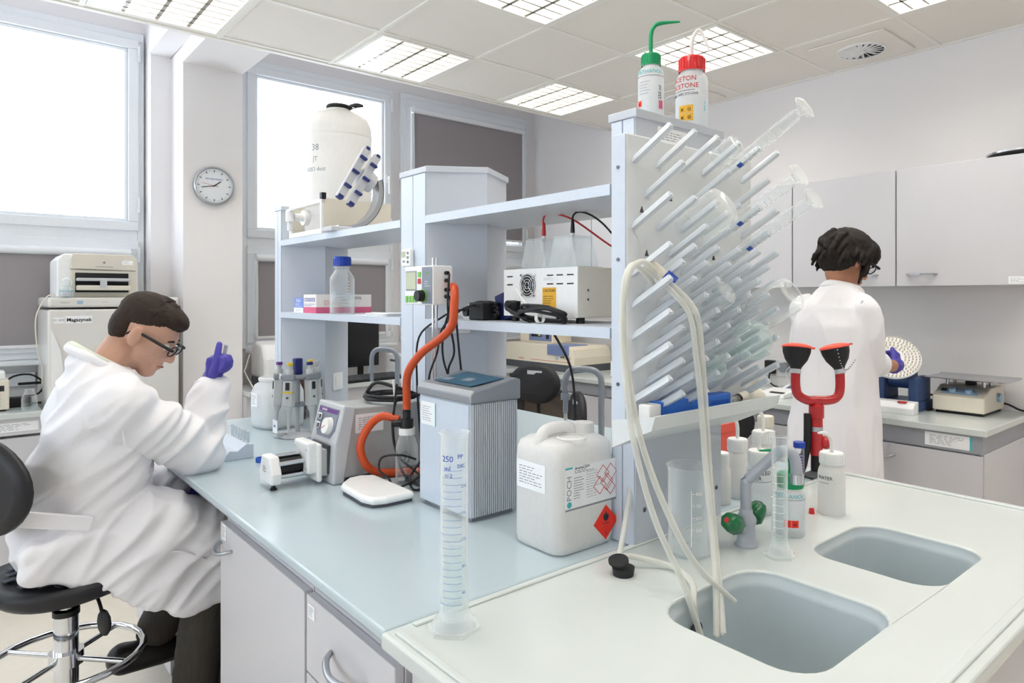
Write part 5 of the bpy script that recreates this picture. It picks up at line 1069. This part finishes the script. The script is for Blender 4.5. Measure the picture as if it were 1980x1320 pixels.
text('Liebherr', .012, 'grey', t, T((.07, -.0055, 1.44)) @ FACE_MY); MB().box(.12, .145, -.0058, -.005, 1.432, 1.448).build('badge', 'shakerblue', t); lines(1, .045, .006).build('print', 'grey', t, M=T((.25, -.0056, 1.44)) @ FACE_MY)
for x in (.33, .37, .41): MB().cyl(.004, 0, .002, 8, T((x, -.005, 1.44)) @ Rx(90)).build('indicator', 'grey', t)
t = thing('laser_printer', 'beige laser printer with an open paper slot on top of the refrigerator', 'printer', (.39, 4.19, 1.467)); mat('beige', '#d9d3c6', .45)
MB().prism([(0, .0), (.355, .0), (.355, .20), (.33, .222), (.03, .222), (.0, .19)], .02, .36, 'y').build('case', 'white', t, bev=.008, seg=3)
MB().prism([(.055, .145), (.345, .14), (.348, .195), (.33, .224), (.065, .224), (.055, .20)], -.002, .06, 'y').build('top_cover', 'beige', t, bev=.004)
MB().box(.055, .348, .004, .03, .0, .14).build('front', 'beige', t, bev=.003); MB().box(.075, .31, .0, .01, .025, .125).build('paper_slot', 'black', t)
MB().box(.078, .312, -.05, .02, .082, .098).build('tray_upper', 'lightgrey', t, bev=.004); MB().box(.078, .312, -.055, .02, .035, .06).build('tray_lower', 'beige', t, bev=.004); MB().box(.175, .205, -.058, -.05, .05, .092).build('paper_guide', 'lightgrey', t)
sticker(t, .05, .022, T((.305, -.0025, .182)) @ FACE_MY, 1); MB().cyl(.006, 0, .001, 12, T((.2, -.0022, .18)) @ Rx(90)).build('logo', 'grey', t); MB().box(.16, .24, -.0028, -.002, .156, .159).build('print', 'grey', t)
MB().tube([(.0, .1, .01), (-.04, .05, .0), (-.085, .02, -.1), (-.08, .03, -.25), (-.055, .1, -.35), (-.05, .15, -.45)], .003, 6).build('cord', 'cream', t)
t = thing('lens_stand', 'small glass ball on a clear plastic pot on the refrigerator beside the printer', 'glassware', (.425, 4.165, 1.467)); MB().lathe([(0, 0), (.028, 0), (.028, .045), (.024, .046), (.024, .004)], 20).build('pot', 'acrylic', t); MB().ball(.026, (0, 0, .072), 16).build('globe', 'glass', t); MB().cyl(.03, .03, .032, 20).build('band', 'teal', t)
t = thing('keypad_device', 'cream instrument with a small display and keypad at the left picture edge', 'instrument', (.02, 4.30, ZB)); MB().box(0, .185, 0, .16, .008, .155).build('case', 'cream', t, bev=.005); MB().box(.06, .165, -.001, 0, .10, .128).build('display', 'screen', t)
for i in range(4):
    for j in range(3): MB().cyl(.005, 0, .003, 8, T((.085+.03*j, 0, .03+.017*i)) @ Rx(90)).build('key', 'greyblue' if i < 3 else 'inkred', t)
MB().box(.01, .17, .02, .14, .155, .195).build('tilted_top', 'white', t, bev=.006); MB().box(.01, .17, .01, .15, 0, .008).build('foot', 'black', t)
t = thing('clear_bottle', 'small open clear glass bottle on the bench under the left window', 'bottle', (.285, 4.30, ZB)); MB().lathe([(0, .001), (.03, 0), (.034, .006), (.034, .055), (.028, .075), (.019, .085), (.019, .098), (.022, .101), (.019, .104)], 28).build('glass_body', 'glass', t); MB().lathe([(0, .003), (.031, .006), (.031, .03), (0, .03)], 24).build('water', 'water', t)
t = thing('wire_bundle', 'black adapter and looped black cable on the bench under the left window', 'cable', (.27, 4.47, ZB)); MB().box(-.08, .03, -.06, .0, 0, .05).build('adapter', 'black', t, bev=.004)
MB().tube([(-.06+.0, -.03, .05), (-.09, -.02, .09), (-.05, .0, .15), (.03, .0, .16), (.085, -.01, .11), (.06, -.03, .06), (.0, -.04, .055)], .005, 7).build('cable', 'rubber', t)
for a_ in ((-.02, .10, .105, .118), (-.02, .10, .0, .01), (.09, .10, .01, .105)): MB().box(a_[0], a_[1], .02, .035, a_[2], a_[3]).build('frame_bar', 'black', t)
# clock
t = thing('wall_clock', 'round white wall clock with a silver rim on the column', 'clock', (1.15, 4.298, 2.119))
M = Rx(90)
MB().cyl(.106, .0, .02, 48, M).build('case', 'lightgrey', t); MB().lathe([(.097, .02), (.104, .03), (.111, .024), (.112, .006), (.106, 0)], 48, M).build('rim', 'aluminium', t); MB().cyl(.098, .02, .0215, 48, M).build('dial', 'white', t)
for k in range(60):
    l_ = .012 if k % 5 == 0 else .005; w_ = .0022 if k % 5 == 0 else .0008
    if k % 5 == 0: MB().box(-w_, w_, .094-l_-.004, .092, .0215, .0222, M @ Rz(-6*k)).build('hour_mark', 'ink', t)
mk = MB(); [mk.box(-.0007, .0007, .086, .091, .0215, .022, M @ Rz(-6*k)) for k in range(60) if k % 5]; mk.build('minute_marks', 'ink', t)
text('METTLER TOLEDO', .0115, 'inkblue', t, T((0, -.0222, .038)) @ FACE_MY)
MB().box(-.0028, .0028, -.01, .045, .023, .024, M @ Rz(-53)).build('hour_hand', 'ink', t); MB().box(-.002, .002, -.012, .072, .0245, .0255, M @ Rz(101)).build('minute_hand', 'ink', t); MB().box(-.0008, .0008, -.025, .07, .026, .0265, M @ Rz(-280)).build('second_hand', 'inkred', t); MB().cyl(.004, .0215, .028, 12, M).build('pivot', 'ink', t)
MB().lathe([(0, .0335), (.06, .0325), (.1, .0295)], 40, M).build('cover_glass', 'pane', t)
# lab chairs
mat('pu', '#202024', .5, bump=.1, scale=150); mat('pupad', '#3b3f4c', .55, bump=.1, scale=150)
def lab_chair(x, y, rz, zs, label, ring=0, pads=False, back=.36, bx=-.2):
    t = thing('lab_chair', label, 'chair', (x, y, 0), rz, 'black lab chairs')
    st_ = loft([[(px*k, py*k, z) for px, py in superring(1, .78)] for k, z in ((.14, zs-.07), (.175, zs-.06), (.196, zs-.04), (.2, zs-.02), (.19, zs-.005), (.155, zs-.012), (.05, zs-.02))]).build('seat', 'pu', t)
    if pads:
        n_ = 0
        for i in range(-3, 4):
            for j in range(-3, 4):
                px, py = (i+.5*(j % 2))*.05, j*.042
                if math.hypot(px, py) < .15: MB().box(-.016, .016, -.014, .014, 0, .004, T((px, py, zs-.012+.03*math.hypot(px, py)))).build('grip_pad', 'pupad', st_, bev=.003)
    MB().cyl(.022, zs-.14, zs-.06, 16).build('gas_spring', 'chrome', t); MB().cyl(.032, .10, zs-.13, 20).build('column', 'chrome', t); MB().cyl(.035, zs-.145, zs-.13, 20).build('column_collar', 'black', t)
    MB().tube([(.02, -.05, zs-.075), (.03, -.10, zs-.085), (.02, -.15, zs-.13)], .005, 7).ball(.03, (.02, -.155, zs-.145), 12, sx=.4, sz=1.3).build('lever', 'black', t)
    if ring:
        rr_ = MB().tube([(.2*math.cos(R(15*k)), .2*math.sin(R(15*k)), ring) for k in range(24)], .0105, 10, 0, True).build('foot_ring', 'chrome', t)
        for k in range(4): MB().tube([(.03*math.cos(R(90*k+20)), .03*math.sin(R(90*k+20)), ring), (.195*math.cos(R(90*k+20)), .195*math.sin(R(90*k+20)), ring)], .008, 8).build('ring_spoke', 'chrome', rr_)
        MB().cyl(.045, ring-.02, ring+.02, 20).build('ring_clamp', 'chrome', rr_)
    for k in range(5):
        a_ = 72*k+10; l_ = MB().prism([(.03, .13), (.03, .07), (.28, .045), (.31, .05), (.31, .075), (.28, .082)], -.025, .025, 'y', Rz(a_)).build('leg', 'black', t, bev=.006); MB().cyl(.025, 0, .045, 14, Rz(a_) @ T((.295, 0, 0))).build('glide', 'black', l_)
    MB().tube([(bx*.75, 0, zs-.05), (bx*1.12, 0, zs-.02), (bx*1.2, 0, zs+.1), (bx*1.12, 0, zs+back)], .014, 8).build('back_stem', 'black', t)
    n = 30; bk = []
    for q, dx in ((.80, .018), (1, .006), (1, -.008), (.85, -.02)): bk.append([(bx*1.02+dx + .35*(.19*q*math.cos(2*math.pi*i/n))**2*2, .19*q*math.cos(2*math.pi*i/n), zs+back+.135*q*math.sin(2*math.pi*i/n)) for i in range(n)])
    bo_ = loft(bk).build('backrest', 'pu', t)
    MB().box(bx*1.02-.024, bx*1.02+.026, -.055, .055, zs+back+.06, zs+back+.085).build('hand_slot', 'lightgrey', bo_)
    return t
lab_chair(2.70, 3.34, 200, .50, 'black lab chair with a slotted round backrest near the spectrophotometer', back=.40)
lab_chair(2.48, 2.86, 150, .46, 'black lab chair standing lower between the island and the wall bench', back=.34)
lab_chair(2.80, 1.95, 215, .45, 'black lab chair behind the white plastic bottles', back=.38)
# ---------------------------------------------------------------- people
mat('skin', '#c99e88', .5, bump=.08, scale=90, var=.06, sss=.12); mat('skin2', '#b98468', .5, bump=.08, scale=90, var=.06, sss=.12)
mat('coat', '#eeedf1', .75, bump=.12, scale=260, var=.015, sheen=.2); mat('trouser', '#3d3934', .8, bump=.3, scale=30, var=.35, stretch=(9, 9, .6)); mat('jean', '#2a2c33', .8, bump=.2, scale=120)
mat('hair', '#2b1e15', .75, bump=.6, scale=40, var=.5, stretch=(4, 4, 1)); mat('hair2', '#150c07', .72, bump=.6, scale=35, var=.5, stretch=(4, 4, 1))
mat('glove', '#4b43a6', .45, bump=.15, scale=80, var=.05); mat('shirt', '#dfe3d6', .8); mat('eyewhite', '#e9e6e2', .25); mat('shoe', '#1c1b1b', .4)
def fused(b, name, m, parent, voxel=.008, smooth=5, wr=0, wscale=(5, 5, 5), seed=0, label=None, extra=None):
    """union of the collected volumes as one continuous surface"""
    o = b.build(name, m, parent); r = o.modifiers.new('r', 'REMESH'); r.mode = 'VOXEL'; r.voxel_size = voxel
    s_ = o.modifiers.new('s', 'SMOOTH'); s_.iterations = smooth; s_.factor = .5
    bpy.context.view_layer.update(); dg = bpy.context.evaluated_depsgraph_get(); me = bpy.data.meshes.new_from_object(o.evaluated_get(dg)); o.modifiers.clear()
    old = o.data; o.data = me; bpy.data.meshes.remove(old); me.name = name
    if wr:
        no = [v.normal.copy() for v in me.vertices]
        for v, n_ in zip(me.vertices, no):
            p = v.co; q = Vector((p.x*wscale[0], p.y*wscale[1], p.z*wscale[2] + seed)) if not callable(wscale) else wscale(p)
            w_ = noise.noise(q) + .5*noise.noise(q*2.3); rid = 1 - abs(noise.noise(q*1.3 + Vector((7, 3, 1))))*2.2
            h_ = wr*(.35*w_ + .6*rid + .15)
            if extra: h_ += extra(p)
            v.co = p + n_*h_
    me.polygons.foreach_set('use_smooth', [True]*len(me.polygons)); me.update()
    if label: o['label'] = label
    return o
def cone(b, pts, rs, spl=4):
    b.tube(pts, rs, 14, spl)
    for p, r in zip(pts, rs): b.ball(r*.995, p, 14)
def sections(b, secs, n=24):
    """closed loft: (x, y, z, depth x, width y, lean) ellipses"""
    rings = []
    for x, y, z, dx, wy, le in secs: rings.append([(x + dx*math.copysign(abs(math.cos(a_))**.85, math.cos(a_)), y + wy*math.copysign(abs(math.sin(a_))**.85, math.sin(a_)), z - le*math.cos(a_)*dx) for a_ in [2*math.pi*i/n for i in range(n)]])
    q = loft(rings); b.add(q.v, q.f, True)
def head_volumes(b, M, jaw=1.0):
    e = lambda c, r: b.ball(1, (0, 0, 0), 18, M=M @ T(c) @ Matrix.Diagonal((*r, 1)))
    e((-.012, 0, .030), (.096, .075, .086)); e((.028, 0, -.012), (.060, .063, .084)); e((.020, 0, -.062), (.056, .055*jaw, .044)); e((.060, 0, -.092), (.030, .033*jaw, .024)); e((.068, 0, .028), (.022, .048, .014))
    e((.064, 0, -.03), (.026, .047, .03)); e((.080, 0, -.066), (.017, .026, .010)); e((.081, 0, -.056), (.014, .022, .007))
    cone(b, [tuple(M @ Vector(p)) for p in ((.080, 0, .016), (.097, 0, -.010), (.103, 0, -.028))], [.010, .011, .014], 0)
    for s_ in (-1, 1):
        e((.092, s_*.012, -.031), (.010, .008, .008)); b.ball(1, (0, 0, 0), 14, M=M @ T((-.008, s_*.084, -.004)) @ Rz(-s_*20) @ Ry(-12) @ Matrix.Diagonal((.022, .0095, .035, 1)))
        b.ball(1, (0, 0, 0), 10, M=M @ T((-.004, s_*.075, -.030)) @ Matrix.Diagonal((.010, .006, .011, 1)))
def face_parts(p, M, skin_m):
    for s_ in (-1, 1):
        ey = MB().ball(.0125, (.073, s_*.031, .006), 12, M=M).build('eye', 'eyewhite', p); MB().ball(.006, (.0825, s_*.031, .004), 10, M=M).build('iris', 'ink', ey)
        MB().tube([tuple(M @ Vector(q)) for q in ((.080, s_*.016, .027), (.084, s_*.033, .031), (.074, s_*.052, .026))], [.003, .0042, .002], 6).build('eyebrow', 'hair2', p)
    MB().tube([tuple(M @ Vector(q)) for q in ((.086, -.022, -.062), (.0975, 0, -.0605), (.086, .022, -.062))], [.0015, .003, .0015], 6).build('mouth', mat('lip', '#a05e54', .5) if 'lip' not in MATS else 'lip', p)
def glasses(p, M):
    g = MB()
    for s_ in (-1, 1):
        g.tube([tuple(M @ Vector((.1 + .004*math.cos(a_), s_*.034+.029*math.cos(a_), .004+.018*math.sin(a_)))) for a_ in [2*math.pi*k/14 for k in range(14)]], .0026, 6, 0, True)
        g.prism([(-.028, .008), (.096, .003), (.1, .012), (.09, .016), (-.028, .018), (-.04, .002)], s_*.074-.0022, s_*.074+.0022, 'y', M) if False else g.tube([tuple(M @ Vector(q)) for q in ((.102, s_*.063, .012), (.098, s_*.076, .012), (.02, s_*.081, .012), (-.018, s_*.082, .008), (-.035, s_*.08, -.012))], [.0042, .0055, .005, .004, .003], 6)
    g.tube([tuple(M @ Vector(q)) for q in ((.103, -.008, .010), (.106, 0, .013), (.103, .008, .010))], .0026, 6)
    o = g.build('glasses', 'black', p)
    for s_ in (-1, 1): MB().prism([(s_*.034+.028*math.cos(R(30*k)), .004+.017*math.sin(R(30*k))) for k in range(12)], .100, .1012, 'x', M).build('lens', 'pane', o)
def hand(b, M, curl=(70, 75, 50), thumb=None, k=1.0, spread=.0):
    """x along fingers, y towards the thumb side, z back of hand; five separate fingers"""
    b.ball(1, (0, 0, 0), 14, M=M @ T((.040*k, 0, 0)) @ Matrix.Diagonal((.048*k, .040*k, .017*k, 1))); b.ball(1, (0, 0, 0), 12, M=M @ T((.012*k, 0, 0)) @ Matrix.Diagonal((.032*k, .030*k, .019*k, 1)))
    for i, (y, l, r) in enumerate(((.030, .040, .0095), (.0105, .045, .0098), (-.0095, .042, .0094), (-.028, .033, .0084))):
        p = Vector((.078*k if i in (1, 2) else .072*k, y*k, 0)); pts = [Vector((.05*k, y*.9*k, 0)), p]; a_ = 0
        cl = curl[i] if isinstance(curl[0], (list, tuple)) else curl
        for c_, f_ in zip(cl, (1.0, .68, .52)):
            a_ -= R(c_); p = p + Vector((math.cos(a_)*l*f_*k, spread*(1.5-i)*l*f_, math.sin(a_)*l*f_*k)); pts.append(p.copy())
        cone(b, [tuple(M @ q) for q in pts], [r*k*1.05, r*k*1.08, r*k, r*k*.95, r*k*.82], 2)
    tp = thumb or ((.010, .022, -.004), (.034, .050, -.012), (.062, .058, -.020), (.086, .054, -.026))
    cone(b, [tuple(M @ Vector(q)*1.0) for q in [tuple(c_*k for c_ in q) for q in tp]], [.014*k, .0125*k, .0112*k, .0095*k], 2)

# ---- seated person at the island
pz = thing('person', 'seated person in white lab coat and black glasses holding up a small tube', 'person', (0, 0, 0))
HM = T((.468, 2.50, 1.345)) @ Rz(-26) @ Ry(34)
bd = MB(); head_volumes(bd, HM, 1.06)
cone(bd, [(.345, 2.50, 1.19), (.365, 2.50, 1.25), tuple(HM @ Vector((-.035, 0, -.06)))], [.055, .058, .058])
cone(bd, [(.31, 2.5, .80), (.31, 2.5, .95), (.34, 2.5, 1.08)], [.10, .095, .10])
RS, RE, RW = (.375, 2.335, 1.135), (.605, 2.42, .965), (.652, 2.462, 1.165)
LS, LE, LW = (.36, 2.665, 1.135), (.44, 2.74, .90), (.60, 2.62, .81)
for s_, e_, w_ in ((RS, RE, RW), (LS, LE, LW)): cone(bd, [s_, e_], [.05, .04], 0); cone(bd, [e_, w_], [.04, .027], 0)
HR = aim(RW, (.672, 2.474, 1.30)) @ Rz(118) @ Matrix(((0, 0, 1, 0), (0, 1, 0, 0), (-1, 0, 0, 0), (0, 0, 0, 1))).inverted()
for hip, kn, an_ in (((.32, 2.42, .79), (.64, 2.37, .66), (.56, 2.37, .10)), ((.33, 2.58, .79), (.69, 2.60, .67), (.50, 2.56, .34))): cone(bd, [hip, kn], [.075, .052], 0); cone(bd, [kn, an_], [.05, .032], 0)
body = fused(bd, 'body', 'skin', pz, .0062, 4)
# hair: short brown crop
hb = MB(); e = lambda c, r: hb.ball(1, (0, 0, 0), 20, M=HM @ T(c) @ Matrix.Diagonal((*r, 1)))
e((-.026, 0, .056), (.094, .0775, .076)); e((-.064, 0, .012), (.052, .072, .074)); e((.008, 0, .084), (.082, .066, .042)); e((.052, 0, .094), (.030, .048, .022))
for k in range(150):
    rn = random.Random(k+500); a_ = rn.uniform(0, 6.28); el = rn.uniform(.25, 1.5); d_ = Vector((math.cos(a_)*math.cos(el), math.sin(a_)*math.cos(el), math.sin(el)))
    p_ = Vector((-.015+.088*d_.x, .073*d_.y, .052+.074*d_.z)); hb.tube([tuple(HM @ p_), tuple(HM @ (p_ + d_*.008 + Vector((.008, 0, .004))))], [.0055, .0018], 5, 0)
fused(hb, 'hair', 'hair', pz, .0038, 1, .002, (150, 150, 150), 2)
face_parts(pz, HM, 'skin'); glasses(pz, HM)
# white lab coat
def fold_map(p):
    a_, b_ = p.x*.74 + p.z*.67, -p.x*.67 + p.z*.74     # folds run diagonally from the waist towards the armpit
    return Vector((a_*3.2, b_*15, p.y*5 + 4))
cb = MB()
sections(cb, [(.30, 2.50, .69, .16, .20, 0), (.30, 2.50, .75, .178, .225, 0), (.305, 2.50, .86, .155, .20, .05), (.325, 2.50, 1.0, .145, .205, .1), (.345, 2.50, 1.10, .135, .205, .15), (.355, 2.50, 1.175, .112, .185, .2), (.345, 2.50, 1.225, .085, .135, .3), (.335, 2.50, 1.262, .070, .085, .35)])
cone(cb, [RS, (.50, 2.375, 1.045), RE], [.090, .078, .074]); cone(cb, [RE, (.622, 2.44, 1.05), tuple(Vector(RW)*.94 + Vector(RE)*.06)], [.072, .062, .050])
cone(cb, [LS, (.40, 2.71, 1.01), LE], [.088, .076, .068]); cone(cb, [LE, tuple(Vector(LW)*.9 + Vector(LE)*.1)], [.066, .050], 0)
cone(cb, [(.28, 2.42, .80), (.45, 2.385, .755), (.66, 2.365, .665)], [.115, .118, .105]); cone(cb, [(.29, 2.58, .76), (.42, 2.60, .74)], [.125, .105], 0)
hb2 = [(.14, .71), (.24, .672), (.33, .64), (.40, .575), (.53, .505), (.66, .53), (.735, .60), (.70, .70), (.5, .76), (.3, .80), (.14, .78)]
cb.prism(hb2, 2.275, 2.44, 'y')
coat = fused(cb, 'lab_coat', 'coat', pz, .0085, 4, .024, fold_map, 4)
mo = coat.modifiers.new('sm', 'SUBSURF'); mo.levels = 1; mo.render_levels = 1
# collar, pocket flap, cuff
MB().tube([(.385, 2.565, 1.235), (.30, 2.585, 1.285), (.262, 2.50, 1.315), (.305, 2.415, 1.285), (.39, 2.425, 1.225), (.43, 2.46, 1.19)], [.008, .013, .015, .015, .013, .008], 10).build('collar', 'coat', pz)
MB().tube([(.37, 2.56, 1.26), (.29, 2.57, 1.30), (.268, 2.50, 1.322), (.30, 2.432, 1.30), (.372, 2.44, 1.258)], [.008, .012, .014, .012, .008], 8).build('shirt_collar', 'shirt', pz)
MB().lathe([(.050, 0), (.053, .004), (.053, .034), (.047, .036)], 24, aim(tuple(Vector(RW)*.9+Vector(RE)*.1), RW)).build('cuff', 'coat', pz)
MB().tube([(.43, 2.265, .72), (.52, 2.262, .70), (.585, 2.264, .66)], .0035, 6).build('pocket_seam', 'coat', pz); MB().box(-.13, .06, -.006, .006, -.022, .022, T((.235, 2.285, .845)) @ Ry(14) @ Rz(-10)).build('belt_strap', 'coat', pz, bev=.005)
MB().tube([(.37, 2.262, 1.20), (.36, 2.25, 1.12), (.37, 2.262, 1.04)], .0025, 6).build('sleeve_seam', 'coat', pz)
tr = MB()
for hip, kn, an_ in (((.36, 2.42, .74), (.64, 2.37, .655), (.565, 2.37, .12)), ((.36, 2.585, .76), (.70, 2.60, .675), (.51, 2.565, .36))): cone(tr, [hip, kn], [.092, .082], 0); cone(tr, [kn, tuple((Vector(kn)+Vector(an_))/2), an_], [.080, .074, .062])
fused(tr, 'trousers', 'trouser', pz, .009, 5, .004, (9, 9, 14), 3)
for x, y, z in ((.57, 2.37, 0), (.44, 2.55, .245)): 
    sh_ = MB(); cone(sh_, [(x-.03, y, .055+z), (x+.08, y, .045+z), (x+.17, y, .035+z)], [.05, .044, .032]); fused(sh_, 'shoe', 'shoe', pz, .008, 3)
# right glove, thumb raised over the tube
gb = MB()
hx = Vector(RW) + Vector((.004, .002, .012)); up = Vector((.10, .06, 1)).normalized(); sd = Vector((.756, -.654, 0)); sd = (sd - up*sd.dot(up)).normalized(); bk_ = up.cross(sd)
GM = Matrix((( up.x, -sd.x*.0 + bk_.x, sd.x, hx.x), (up.y, bk_.y, sd.y, hx.y), (up.z, bk_.z, sd.z, hx.z), (0, 0, 0, 1)))
GM = Matrix(((up.x, -bk_.x, -sd.x, hx.x), (up.y, -bk_.y, -sd.y, hx.y), (up.z, -bk_.z, -sd.z, hx.z), (0, 0, 0, 1)))
hand(gb, GM, (82, 88, 55), ((.012, .020, -.006), (.040, .036, -.020), (.082, .034, -.024), (.122, .022, -.022)), 1.08)
cone(gb, [tuple(Vector(RW)-up*.03), tuple(hx+up*.02)], [.036, .033], 0)
fused(gb, 'glove', 'glove', pz, .0042, 3, label='violet nitrile glove on the raised hand')
gl = MB(); GL = aim(LW, (.68, 2.56, .78)) @ Matrix(((0, 0, -1, 0), (0, 1, 0, 0), (1, 0, 0, 0), (0, 0, 0, 1))); hand(gl, GL, (35, 40, 30)); cone(gl, [tuple(Vector(LW)*.93+Vector(LE)*.07), LW], [.032, .030], 0); fused(gl, 'glove', 'glove', pz, .005, 3, label='violet nitrile glove on the lowered hand')
tq = Vector(hx) + up*.112 + sd*.034
t = thing('sample_tube', 'small grey sample tube held between thumb and finger of the violet glove', 'tube', tuple(tq)); MB().lathe([(0, -.03), (.004, -.026), (.0065, -.008), (.0065, .016), (0, .016)], 12, Ry(12)).build('tube', 'lightgrey', t); MB().cyl(.008, .016, .021, 12, Ry(12)).build('lid', 'white', t)
lab_chair(.25, 2.455, 22, .672, 'black lab stool with chrome foot ring under the seated person', ring=.40, pads=True, back=.285, bx=-.205)

# ---- standing person at the wall bench
ps = thing('person', 'standing person with bushy dark hair in a white lab coat, seen from behind', 'person', (0, 0, 0))
HM = T((2.975, 1.385, 1.625)) @ Rz(-30) @ Ry(26)
bd = MB(); head_volumes(bd, HM, .95); cone(bd, [(2.945, 1.40, 1.42), (2.945, 1.40, 1.50), tuple(HM @ Vector((-.03, 0, -.06)))], [.045, .052, .054])
cone(bd, [(2.92, 1.415, .92), (2.92, 1.415, 1.10), (2.92, 1.415, 1.32)], [.09, .085, .085])
RS, RE, RW = (2.90, 1.29, 1.41), (2.955, 1.282, 1.185), (3.27, 1.305, 1.15)
LS, LE, LW = (2.905, 1.545, 1.41), (2.99, 1.575, 1.18), (3.31, 1.45, 1.10)
for s_, e_, w_ in ((RS, RE, RW), (LS, LE, LW)): cone(bd, [s_, e_], [.048, .04], 0); cone(bd, [e_, w_], [.039, .027], 0)
for y in (1.33, 1.50): cone(bd, [(2.92, y, .90), (2.93, y, .50), (2.92, y, .10)], [.062, .048, .036])
fused(bd, 'body', 'skin2', ps, .0068, 4)
hb = MB(); e = lambda c, r: hb.ball(1, (0, 0, 0), 20, M=HM @ T(c) @ Matrix.Diagonal((*r, 1)))
e((-.020, 0, .050), (.112, .102, .090)); e((-.062, 0, -.012), (.066, .088, .072)); e((.036, 0, .074), (.074, .086, .052)); e((-.03, .066, .0), (.058, .032, .056)); e((-.034, -.068, .012), (.056, .030, .050)); e((.066, -.03, .058), (.040, .048, .034))
def lock(b_, M, p, dz, r): cone(b_, [tuple(M @ Vector(q)) for q in (p, (p[0]*1.10-.004, p[1]*1.12, p[2]-dz*.5), (p[0]*1.13-.002, p[1]*1.10, p[2]-dz))], [r, r*.8, r*.35], 3)
for k in range(60):
    rn = random.Random(k); a_ = rn.uniform(.75, 5.53); rr_ = rn.uniform(.9, 1.04)
    lock(hb, HM, (-.022+.105*rr_*math.cos(a_), .097*rr_*math.sin(a_), rn.uniform(-.02, .09)), rn.uniform(.04, .075), rn.uniform(.008, .014))
for k in range(10): rn = random.Random(k+99); lock(hb, HM, (.085+rn.uniform(-.01, .012), rn.uniform(-.07, .06), .062+rn.uniform(-.01, .02)), .045, .010)
fused(hb, 'hair', 'hair2', ps, .005, 1, .004, (60, 60, 30), 1)
face_parts(ps, HM, 'skin2'); glasses(ps, HM)
cb = MB()
sections(cb, [(2.91, 1.425, .46, .17, .195, 0), (2.91, 1.425, .52, .175, .198, 0), (2.91, 1.42, .80, .155, .185, 0), (2.915, 1.415, 1.0, .135, .168, 0), (2.915, 1.415, 1.2, .128, .162, 0), (2.905, 1.415, 1.34, .118, .162, 0), (2.905, 1.415, 1.42, .098, .150, 0), (2.915, 1.405, 1.465, .078, .105, .1), (2.93, 1.40, 1.505, .066, .072, .15)])
cone(cb, [RS, (2.925, 1.28, 1.29), RE], [.062, .058, .056]); cone(cb, [RE, (3.0, 1.288, 1.18), (3.04, 1.29, 1.177)], [.055, .050, .047]); cone(cb, [LS, (2.945, 1.57, 1.29), LE], [.064, .061, .060]); cone(cb, [LE, (3.14, 1.52, 1.145)], [.060, .055], 0)
coat = fused(cb, 'lab_coat', 'coat', ps, .0085, 4, .020, (9, 9, 2.2), 9); mo = coat.modifiers.new('sm', 'SUBSURF'); mo.levels = 1; mo.render_levels = 1
MB().tube([(3.0, 1.465, 1.465), (2.93, 1.475, 1.50), (2.866, 1.41, 1.522), (2.93, 1.325, 1.50), (3.0, 1.335, 1.465)], [.010, .018, .022, .018, .010], 10).build('collar', 'coat', ps)
MB().tube([(2.845, 1.265, 1.455), (2.845, 1.30, 1.36), (2.84, 1.305, 1.25), (2.85, 1.30, 1.15)], .004, 6).build('sleeve_seam', 'coat', ps)
MB().tube([(2.80, 1.42, 1.40), (2.784, 1.42, 1.2), (2.774, 1.42, .95), (2.742, 1.42, .6)], .003, 6).build('back_seam', 'coat', ps)
MB().lathe([(.048, 0), (.055, .004), (.057, .04), (.050, .045), (.04, .042)], 22, aim((3.015, 1.288, 1.179), (3.27, 1.305, 1.15))).build('rolled_cuff', 'coat', ps)
tr = MB(); [cone(tr, [(2.92, y, .9), (2.93, y, .5), (2.92, y, .09)], [.068, .064, .060]) for y in (1.33, 1.50)]; fused(tr, 'trousers', 'jean', ps, .01, 4)
for y in (1.33, 1.50):
    sh_ = MB(); cone(sh_, [(2.90, y, .055), (3.0, y, .045), (3.09, y, .036)], [.05, .045, .034]); fused(sh_, 'shoe', 'shoe', ps, .008, 3)
FLIP = Matrix(((0, 0, -1, 0), (0, 1, 0, 0), (1, 0, 0, 0), (0, 0, 0, 1)))
gb = MB(); hand(gb, aim(RW, (3.48, 1.345, 1.20)) @ FLIP, (30, 45, 30), k=1.02); cone(gb, [tuple(Vector(RW)-Vector((.02, .002, 0))), tuple(Vector(RW)+Vector((.02, .0, .004)))], [.034, .032], 0); fused(gb, 'glove', 'glove', ps, .0048, 3, label='violet nitrile glove touching the wheel')
gb = MB(); hand(gb, aim(LW, (3.50, 1.43, 1.09)) @ FLIP, (30, 40, 30), k=1.0); cone(gb, [tuple(Vector(LW)-Vector((.06, -.03, 0))), LW], [.036, .032], 0); fused(gb, 'glove', 'glove', ps, .0048, 3, label='violet nitrile glove below the wheel')
